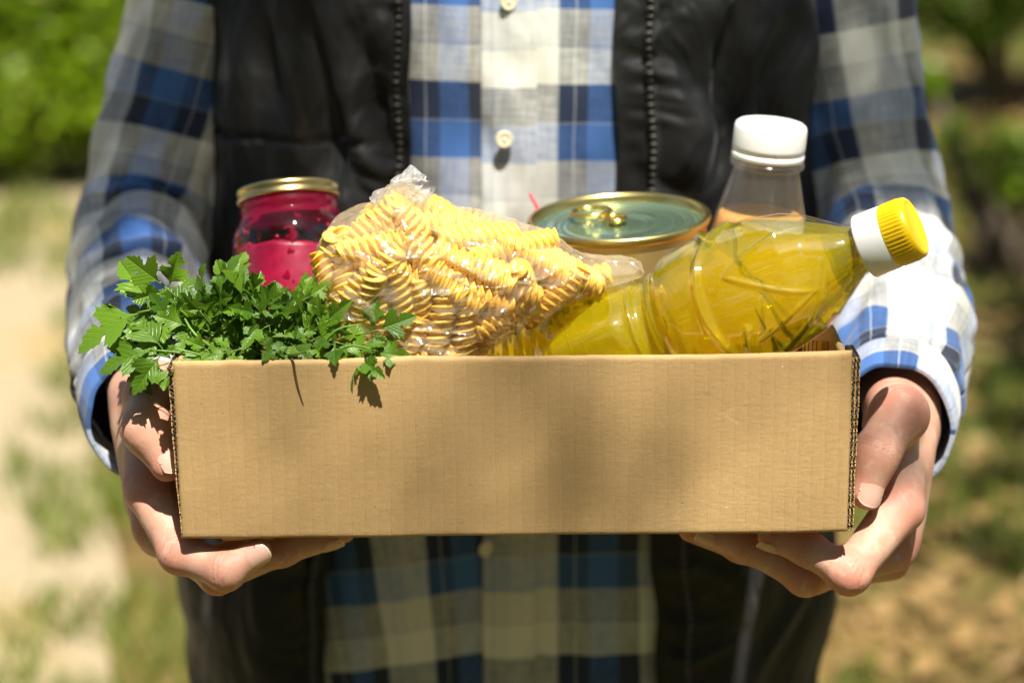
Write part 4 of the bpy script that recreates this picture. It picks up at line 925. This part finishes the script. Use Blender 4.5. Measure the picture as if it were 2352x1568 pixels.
# ---------------- bag of fusilli
BAGPX = [(40, 850), (48, 760), (80, 600), (120, 500), (180, 410), (250, 345), (340, 295), (420, 285), (470, 260), (490, 215), (530, 170), (590, 160), (700, 165), (780, 205), (860, 250), (930, 275), (1000, 318), (1090, 315), (1200, 345), (1300, 370), (1380, 395), (1440, 430), (1560, 462), (1640, 500), (1700, 540), (1760, 578), (1870, 605), (1990, 630), (2080, 640), (2190, 668), (2205, 700), (2225, 740), (2160, 765), (2060, 800), (1870, 870), (1700, 960), (1500, 1060), (1350, 1140), (1210, 1220), (1120, 1350), (1000, 1480), (700, 1560), (400, 1540), (200, 1400), (90, 1150)]
def bag_y(x): return np.interp(x, [-.14, -.06, .0, .075], [.062, .060, .064, .074])
poly = []
for cx, cyy in BAGPX:
    u, v_ = 698.3 + .35157 * cx, 367.5 + .35157 * cyy; p = P(u, v_, .062); p = P(u, v_, float(bag_y(p.x))); poly.append((p.x, p.z))
poly = spline(poly + [poly[0]], 260)[:-1]
def poly_dist(x, z):
    """signed distance, positive inside"""
    x = np.asarray(x); z = np.asarray(z); d = np.full(x.shape, 9.0); ins = np.zeros(x.shape, bool)
    for (x0, z0), (x1, z1) in zip(poly, np.roll(poly, -1, 0)):
        ex, ez = x1 - x0, z1 - z0; t = np.clip(((x - x0) * ex + (z - z0) * ez) / (ex * ex + ez * ez + 1e-12), 0, 1)
        d = np.minimum(d, np.hypot(x - x0 - t * ex, z - z0 - t * ez))
        c = ((z0 > z) != (z1 > z)) & (x < ex * (z - z0) / (ez + (abs(ez) < 1e-12) * 1e-12) + x0); ins ^= c
    return np.where(ins, d, -d)
def pdl(x, z):      # looked up in the grid
    i = int(round((x - x0) / h)); j = int(round((z - z0) / h))
    return float(Dp[i, j]) if 0 <= i < Dp.shape[0] and 0 <= j < Dp.shape[1] else -.01
def bag_half(d, x): 
    D = .040; T = np.interp(x, [-.13, -.02, .04, .08], [.040, .040, .026, .014])
    q = np.clip(d / D, 0, 1); return T * np.sqrt(1 - (1 - q) ** 2)
x0, z0 = poly.min(0) - .006; x1, z1 = poly.max(0) + .006; h = .0017
gx = np.arange(x0, x1, h); gz = np.arange(z0, z1, h); gy = np.arange(.010, .125, h)
GX, GZ = np.meshgrid(gx, gz, indexing='ij'); Dp = poly_dist(GX, GZ); TH_ = np.where(Dp > 0, bag_half(Dp, GX) + .0022 * np.clip(Dp / .006, 0, 1), Dp * 1.0)
F = np.abs(gy[None, :, None] - bag_y(GX)[:, None, :]) - TH_[:, None, :]
F = np.where(Dp[:, None, :] > 0, F * np.clip(Dp[:, None, :] / .012 + .25, .25, 1), np.sqrt(np.maximum(F, 0) ** 2 + Dp[:, None, :] ** 2) * .25 + .0002)
V, Q = surface_nets(F, np.array([x0, gy[0], z0]), h)
# crinkles
cn = np.stack([0 * V[:, 0], np.sign(V[:, 1] - bag_y(V[:, 0])), 0 * V[:, 0]], -1)
dpt = poly_dist(V[:, 0], V[:, 2]); inn = sm(.0, .012, dpt)
q1 = 1 - np.abs(noise(V[:, 0] * 42 + V[:, 2] * 20, V[:, 2] * 55, V[:, 1] * 20)) * 2.2; q2 = 1 - np.abs(noise(V[:, 0] * 95, V[:, 2] * 75 - V[:, 0] * 45, V[:, 1] * 30 + 4)) * 2.2
dis = (.0040 * np.clip(q1, 0, 1) ** 3 + .0022 * np.clip(q2, 0, 1) ** 3 + .0035 * noise(V[:, 0] * 22, V[:, 2] * 22, 3.0)) * (.35 + .65 * inn)
V = V + cn * dis[:, None] + np.stack([noise(V[:, 0] * 60, V[:, 2] * 60, 1.0), 0 * V[:, 0], noise(V[:, 0] * 60, V[:, 2] * 60, 6.0)], -1) * .0016
bagp = P(960, 830, .062)
bag = thing('pasta_bag', (bagp.x, .062, FLOOR), 'clear plastic bag filled with yellow fusilli pasta, knotted at the top', 'bag'); bag_o = np.array(bag.location)
V[:, 2] = np.maximum(V[:, 2], FLOOR + .0005)
obj('film', mesh('film', V - bag_o, Q), M_FILM, bag)
# knot of film at the top
kp = P(905, 486, .062); mk = P(922, 458, .062); tipk = P(975, 424, .062)
rows = []; NK = 72; NJ = 40; ax = spline([tuple(kp), tuple(mk), tuple(P(945, 434, .062)), tuple(tipk)], NJ)
for j in range(NJ):
    t_ = j / (NJ - 1); c = ax[j]; tn = ax[min(j + 1, NJ - 1)] - ax[max(j - 1, 0)]; tn = Vector(tn).normalized(); e1 = Vector((0, 1, 0)); e2 = tn.cross(e1).normalized(); e1 = e2.cross(tn)
    base_r = float(np.interp(t_, [0, .25, .42, .6, .8, 1], [.016, .0110, .0065, .0085, .0085, .0040]))
    for i in range(NK):
        a = 2 * math.pi * i / NK; fold = .34 * math.sin(5 * a + 2.5 * t_) + .2 * math.sin(9 * a - 4 * t_ + 1)
        rad_ = base_r * (1 + fold * sm(0, .4, t_) + .5 * float(noise(math.cos(a) * 2.4, math.sin(a) * 2.4, t_ * 7)) * min(1, t_ * 2))
        sh = .008 * float(noise(math.cos(a) * 1.8 + 5, math.sin(a) * 1.8, 2.0)) * t_ ** 2
        q = Vector(c) + e1 * rad_ * math.cos(a) + e2 * rad_ * math.sin(a) + tn * sh; rows.append(tuple(q))
obj('knot', mesh('knot', np.array(rows) - bag_o, grid_faces(NK, NJ, True)), M_KNOT, bag)
# fusilli
def fusilli_mesh(name, L=.033, rad=.0056, turns=1.7, n=72, bend=.0):
    vs = []
    for j in range(n):
        t_ = j / (n - 1); z = (t_ - .5) * L; a0 = turns * 2 * math.pi * t_; endk = 1 - .15 * (abs(t_ - .5) * 2) ** 6
        for k in range(3):
            b = a0 + k * 2 * math.pi / 3
            for da, rr_ in ((-1.05, rad * .58), (-.46, rad * .90 * endk), (.0, rad * 1.05 * endk), (.46, rad * .90 * endk)):
                vs.append((rr_ * math.cos(b + da) + bend * math.sin(t_ * 3.1), rr_ * math.sin(b + da), z))
    f = grid_faces(12, n, True); f += [tuple(range(12))[::-1], tuple((n - 1) * 12 + k for k in range(12))]
    return mesh(name, vs, f)
FUS = [fusilli_mesh('fusilli', L, r_, tn, 72, bd) for L, r_, tn, bd in ((.046, .0078, 3.3, 0), (.040, .0074, 2.8, .0015), (.049, .0076, 3.5, .001))]
for m_ in FUS: m_.materials.append(M_PASTA)
g = np.random.default_rng(21); placed = []
cand = 0
while cand < 16000 and len(placed) < 170:
    cand += 1
    x = g.uniform(poly[:, 0].min(), poly[:, 0].max()); z = g.uniform(max(poly[:, 1].min(), FLOOR + .02), poly[:, 1].max() - .016)
    d0 = pdl(x, z)
    if d0 < .0095: continue
    t0 = float(bag_half(d0, x)); yb = float(bag_y(x))
    layer = t0 - .0080 if g.random() < .62 else (t0 - .0080) * g.random()
    if t0 < .0085: layer = 0
    y = yb - max(layer, 0)
    p = np.array((x, y, z)); md = min((np.linalg.norm(p - q) for q, _ in placed), default=9)
    if md < .0138: continue
    ok = False
    for tr in range(6):
        dr_ = g.normal(size=3) * [1, .45, 1.25]; dr_ /= np.linalg.norm(dr_)
        e = [p + dr_ * .0165, p - dr_ * .0165]
        if all(pdl(q[0], q[2]) > .0052 and abs(q[1] - float(bag_y(q[0]))) < float(bag_half(pdl(q[0], q[2]), q[0])) - .0036 for q in e): ok = True; break
    if ok: placed.append((p, dr_))
for i, (p, dr_) in enumerate(placed):
    o = obj('fusilli', FUS[i % 3], None, bag); o.location = Vector(p - bag_o); o.rotation_mode = 'QUATERNION'
    o.rotation_quaternion = Vector(dr_).to_track_quat('Z', 'Y') @ Quaternion((0, 0, 1), g.uniform(0, 6.28))

# ---------------- bunch of parsley
HALF = [(0, .010), (.14, .018), (.26, .05), (.33, .13), (.36, .25), (.41, .33), (.45, .31), (.50, .40), (.54, .36), (.60, .42), (.61, .33), (.67, .31), (.635, .24), (.60, .15), (.585, .085), (.64, .11), (.70, .20), (.745, .175), (.80, .225), (.825, .16), (.885, .155), (.90, .09), (.955, .08), (1.0, .0)]
def leaflet(L, curl, fold, wob, seed, wide=1.0):
    g_ = random.Random(seed); vs = []; fs = []; uvs = []
    ribs = len(HALF)
    for side in (1, -1):
        base = len(vs)
        for idx_, (x, y) in enumerate(HALF):
            yj = y * wide * (1 + g_.uniform(-.12, .12)); xm = idx_ / (ribs - 1) * .97 + .03 * x * idx_ / (ribs - 1); 
            for k in range(4):
                q = k / 3; px_ = xm + (x - xm) * q; py = yj * q
                zz = fold * py - curl * px_ * px_ - curl * .5 * py * py + wob * math.sin(px_ * 9 + side * 2 + seed) * py
                vs.append((px_ * L, side * py * L, zz * L)); uvs.append((px_, py))
        f = grid_faces(4, ribs, flip=(side > 0)); fs += [tuple(i + base for i in q) for q in f]
    return vs, fs, uvs
def parsley_leaf(seed):
    g_ = random.Random(seed); parts = []; UVS = []
    def add(L, ang, off, curl, elev):
        v, f, u_ = leaflet(L, curl, g_.uniform(.15, .7), g_.uniform(-.3, .3), g_.randint(0, 99), g_.uniform(.78, 1.0))
        m_ = Matrix.Translation(off) @ Matrix.Rotation(ang, 4, 'Z') @ Matrix.Rotation(-elev, 4, 'Y') @ Matrix.Rotation(g_.uniform(-.4, .4), 4, 'X')
        parts.append(([tuple(m_ @ Vector(p)) for p in v], f)); UVS.extend(u_)
    c = g_.uniform(.0, .5)
    add(.62, g_.uniform(-.15, .15), Vector((.34, 0, 0)), c, g_.uniform(-.3, .2))
    add(.52, R(58) + g_.uniform(-.15, .15), Vector((.26, .02, 0)), c * g_.uniform(.5, 1.5), g_.uniform(-.2, .4)); add(.52, -R(58) + g_.uniform(-.15, .15), Vector((.26, -.02, 0)), c * g_.uniform(.5, 1.5), g_.uniform(-.2, .4))
    v, f = tube([(-.25, 0, -.05), (0, 0, 0), (.2, 0, .01), (.40, 0, .0)], [.018, .016, .014, .008], 6); parts.append((v, f)); UVS.extend([(0, 0)] * len(v))
    v, f = merge(parts); return mesh('leaf', v, f, uv=UVS)
LEAVES = [parsley_leaf(s) for s in range(7)]
for m_ in LEAVES: m_.materials.append(M_PARSLEY)
pb = P(640, 860, .05)
parsley = thing('parsley_bunch', (pb.x, .05, FLOOR), 'bunch of fresh green flat-leaf parsley spilling over the box edge', 'parsley'); pbo = Vector(parsley.location)
def place_leaf(i, base, tip, nrm, scale=None):
    base, tip = Vector(base), Vector(tip); x = (tip - base); L = x.length; x.normalize(); n_ = Vector(nrm); n_ = (n_ - x * n_.dot(x)).normalized(); y = n_.cross(x)
    o = obj('leaf', LEAVES[i % 7], None, parsley); s = scale or L / .95 * 1.04
    o.matrix_basis = Matrix.Translation(base - pbo) @ Matrix((x, y, n_)).transposed().to_4x4() @ Matrix.Scale(s, 4); return o
VSTEM = [((500, 830, .02), (450, 812, .01), (400, 800, .008)), ((540, 830, .03), (450, 770, .02), (410, 700, .04)), ((740, 825, .02), (800, 795, .006), (850, 800, -.002)), ((720, 825, .02), (770, 760, .012), (830, 745, .01)), ((650, 815, .015), (680, 813, -.006), (705, 806, -.016))]
HERO = [((425, 700, .045), (212, 735, .03), (0, -.7, .7)), ((418, 695, .045), (318, 602, .035), (.2, -.9, .3)), ((430, 812, .02), (262, 795, .008), (-.1, -.8, .6)), ((405, 760, .035), (360, 690, .03), (.3, -.9, .1)),
        ((440, 815, .016), (312, 860, .012), (-.2, -.5, .8)), ((800, 800, .012), (868, 862, -.010), (-.2, -.9, .5)), ((815, 800, .012), (925, 818, -.004), (0, -.7, .7)), ((825, 770, .02), (935, 738, .008), (-.1, -.9, .4)),
        ((650, 795, .016), (600, 826, .0), (0, -.6, .8)), ((700, 790, .02), (720, 690, .03), (.1, -.95, .2)), ((770, 780, .018), (768, 826, -.004), (.1, -1, .2)), ((560, 800, .016), (470, 822, .004), (0, -.7, .7)),
        ((620, 735, .03), (540, 700, .015), (-.2, -.8, .6)), ((640, 740, .03), (560, 770, .008), (0, -.8, .5)), ((580, 680, .045), (505, 625, .04), (0, -.6, .8)), ((590, 690, .045), (585, 625, .035), (.2, -.9, .4)),
        ((680, 700, .03), (745, 660, .02), (.2, -.9, .5)), ((560, 680, .05), (450, 665, .04), (-.1, -.6, .8)), ((600, 720, .035), (620, 655, .025), (.1, -.9, .3)), ((720, 760, .02), (800, 700, .012), (.2, -.9, .4)),
        ((700, 770, .02), (650, 815, .0), (.1, -.8, .6)), ((650, 770, .02), (700, 820, .0), (.1, -.8, .6)), ((500, 790, .02), (420, 835, .008), (-.1, -.6, .8)), ((740, 780, .02), (840, 800, .0), (0, -.8, .6)), ((640, 700, .05), (715, 690, .05), (.2, -.6, .8))]
stems = [[P(*q) for q in st_] for st_ in VSTEM]
crown_c = P(600, 790, .05)
for i, (b, t_, n_) in enumerate(HERO):
    place_leaf(i, P(*b), P(*t_), n_, (P(*t_) - P(*b)).length / .95 * (1.22 if i < 5 else 1.04))
    bb = P(*b); root = Vector((pb.x + .03 * math.sin(i * 1.7), .055 + .02 * math.cos(i * 2.3), FLOOR + .012 + .01 * (i % 3))); mid = bb.lerp(root, .5) + Vector((0, .012, .012)); inner = bb + (P(*b) - P(*t_)).normalized() * .008
    stems.append([inner, mid, root])
g_ = random.Random(5)
for i in range(135):
    a = g_.uniform(0, 2 * math.pi); e = g_.uniform(-.1, 1.45); d_ = Vector((math.cos(e) * math.cos(a), math.cos(e) * math.sin(a) , math.sin(e)))
    if d_.y > .55: d_.y *= -.6
    c = P(585, 800, .048); k = g_.uniform(.55, .98); b = c + Vector((d_.x * .066, d_.y * .036, d_.z * .022)) * k
    out = (Vector((d_.x, d_.y * .8, d_.z)) + Vector((g_.uniform(-.9, .9), g_.uniform(-.6, .3), g_.uniform(-.7, .5)))).normalized()
    nn_ = (d_ + Vector((g_.uniform(-.6, .6), g_.uniform(-.9, .2), g_.uniform(-.3, .7)))).normalized()
    if abs(out.dot(nn_)) > .9: continue
    b.y = max(b.y, .024)
    if (b + out * .037).y < .012: out.y = abs(out.y) * .3; out.normalize()
    o = place_leaf(i + 3, b, b + out * g_.uniform(.023, .038), nn_)
    if i % 4 == 0: stems.append([b, b.lerp(Vector((pb.x, .055, FLOOR + .02)), .5), Vector((pb.x + g_.uniform(-.03, .03), .055, FLOOR + .014))])
for k_, s_ in enumerate(stems):
    v, f = tube(list(spline([tuple(q - pbo) for q in s_], 9)), np.linspace(.0012, .0003, 9) if k_ < len(VSTEM) else np.linspace(.0008, .0012, 9), 7); obj('stem', mesh('stem', v, f), M_STEM, parsley)

# ---------------- small striped packet in the corner, and a thin red rod
def m_packet():
    t = NT('packet_print'); co = t.obj_co(); x = t.n('ShaderNodeSeparateXYZ', Vector=co).outputs[0]
    f = t.math('FRACT', t.math('DIVIDE', x, .0022)); st = t.math('LESS_THAN', f, .38); st = t.math('MULTIPLY', st, t.math('LESS_THAN', x, .001))
    col = t.mix(st, t.ramp(t.math('ADD', .5, t.math('MULTIPLY', x, 60.0)), [(.2, (.82, .72, .58)), (.6, (.72, .36, .07))]), (.62, .03, .02))
    return t.done(t.pbsdf(Base_Color=col, Roughness=.2, Coat_Weight=.6, Normal=t.bump(t.noise(90, 4, .6, co), .4, .003)))
pc = P(1928, 800, .048); V = []; nu, nv = 24, 30
for sgn in (-1, 1):
    for j in range(nv):
        for i in range(nu):
            a, b = i / (nu - 1) * 2 - 1, j / (nv - 1) * 2 - 1
            V.append((a * .0075, sgn * .004 * (max(0, (1 - a ** 4)) * max(0, (1 - b ** 4))) ** .7 + .0012 * float(noise(a * 3, b * 5, sgn)), (b + 1) * .5 * (pc.z + .004 - FLOOR)))
fa = grid_faces(nu, nv) ; fb = [tuple(i + nu * nv for i in q) for q in grid_faces(nu, nv, flip=True)]
pk = obj('food_packet', mesh('food_packet', V, fa + fb), m_packet(), label='small shiny orange packet with red stripes in the box corner', cat='packet'); pk.location = (.1725, .050, FLOOR); pk.rotation_euler = (0, 0, R(-8))
st_t = P(1218, 446, .215); st_b = P(1330, 660, .232); st_b = st_t + (st_b - st_t) * ((st_t.z - FLOOR) / (st_t.z - st_b.z))
v, f = tube([st_b, st_b.lerp(st_t, .5), st_t], .0011, 10); so_ = Vector(st_b)  # plain thin red rod; what it is stays open
obj('red_rod', mesh('red_rod', [tuple(Vector(q) - so_) for q in v], f), simple('plain_red', (.65, .03, .06), .35), label='thin red rod sticking up behind the gold can', cat='straw').location = so_

# the box and its contents catch the light that the oil gathers
sl.cycles.is_caustics_light = True
for o in bpy.data.objects:
    if o.parent in (box, can, wb, jar, bag) or (o.parent and o.parent.parent is box): o.cycles.is_caustics_receiver = True
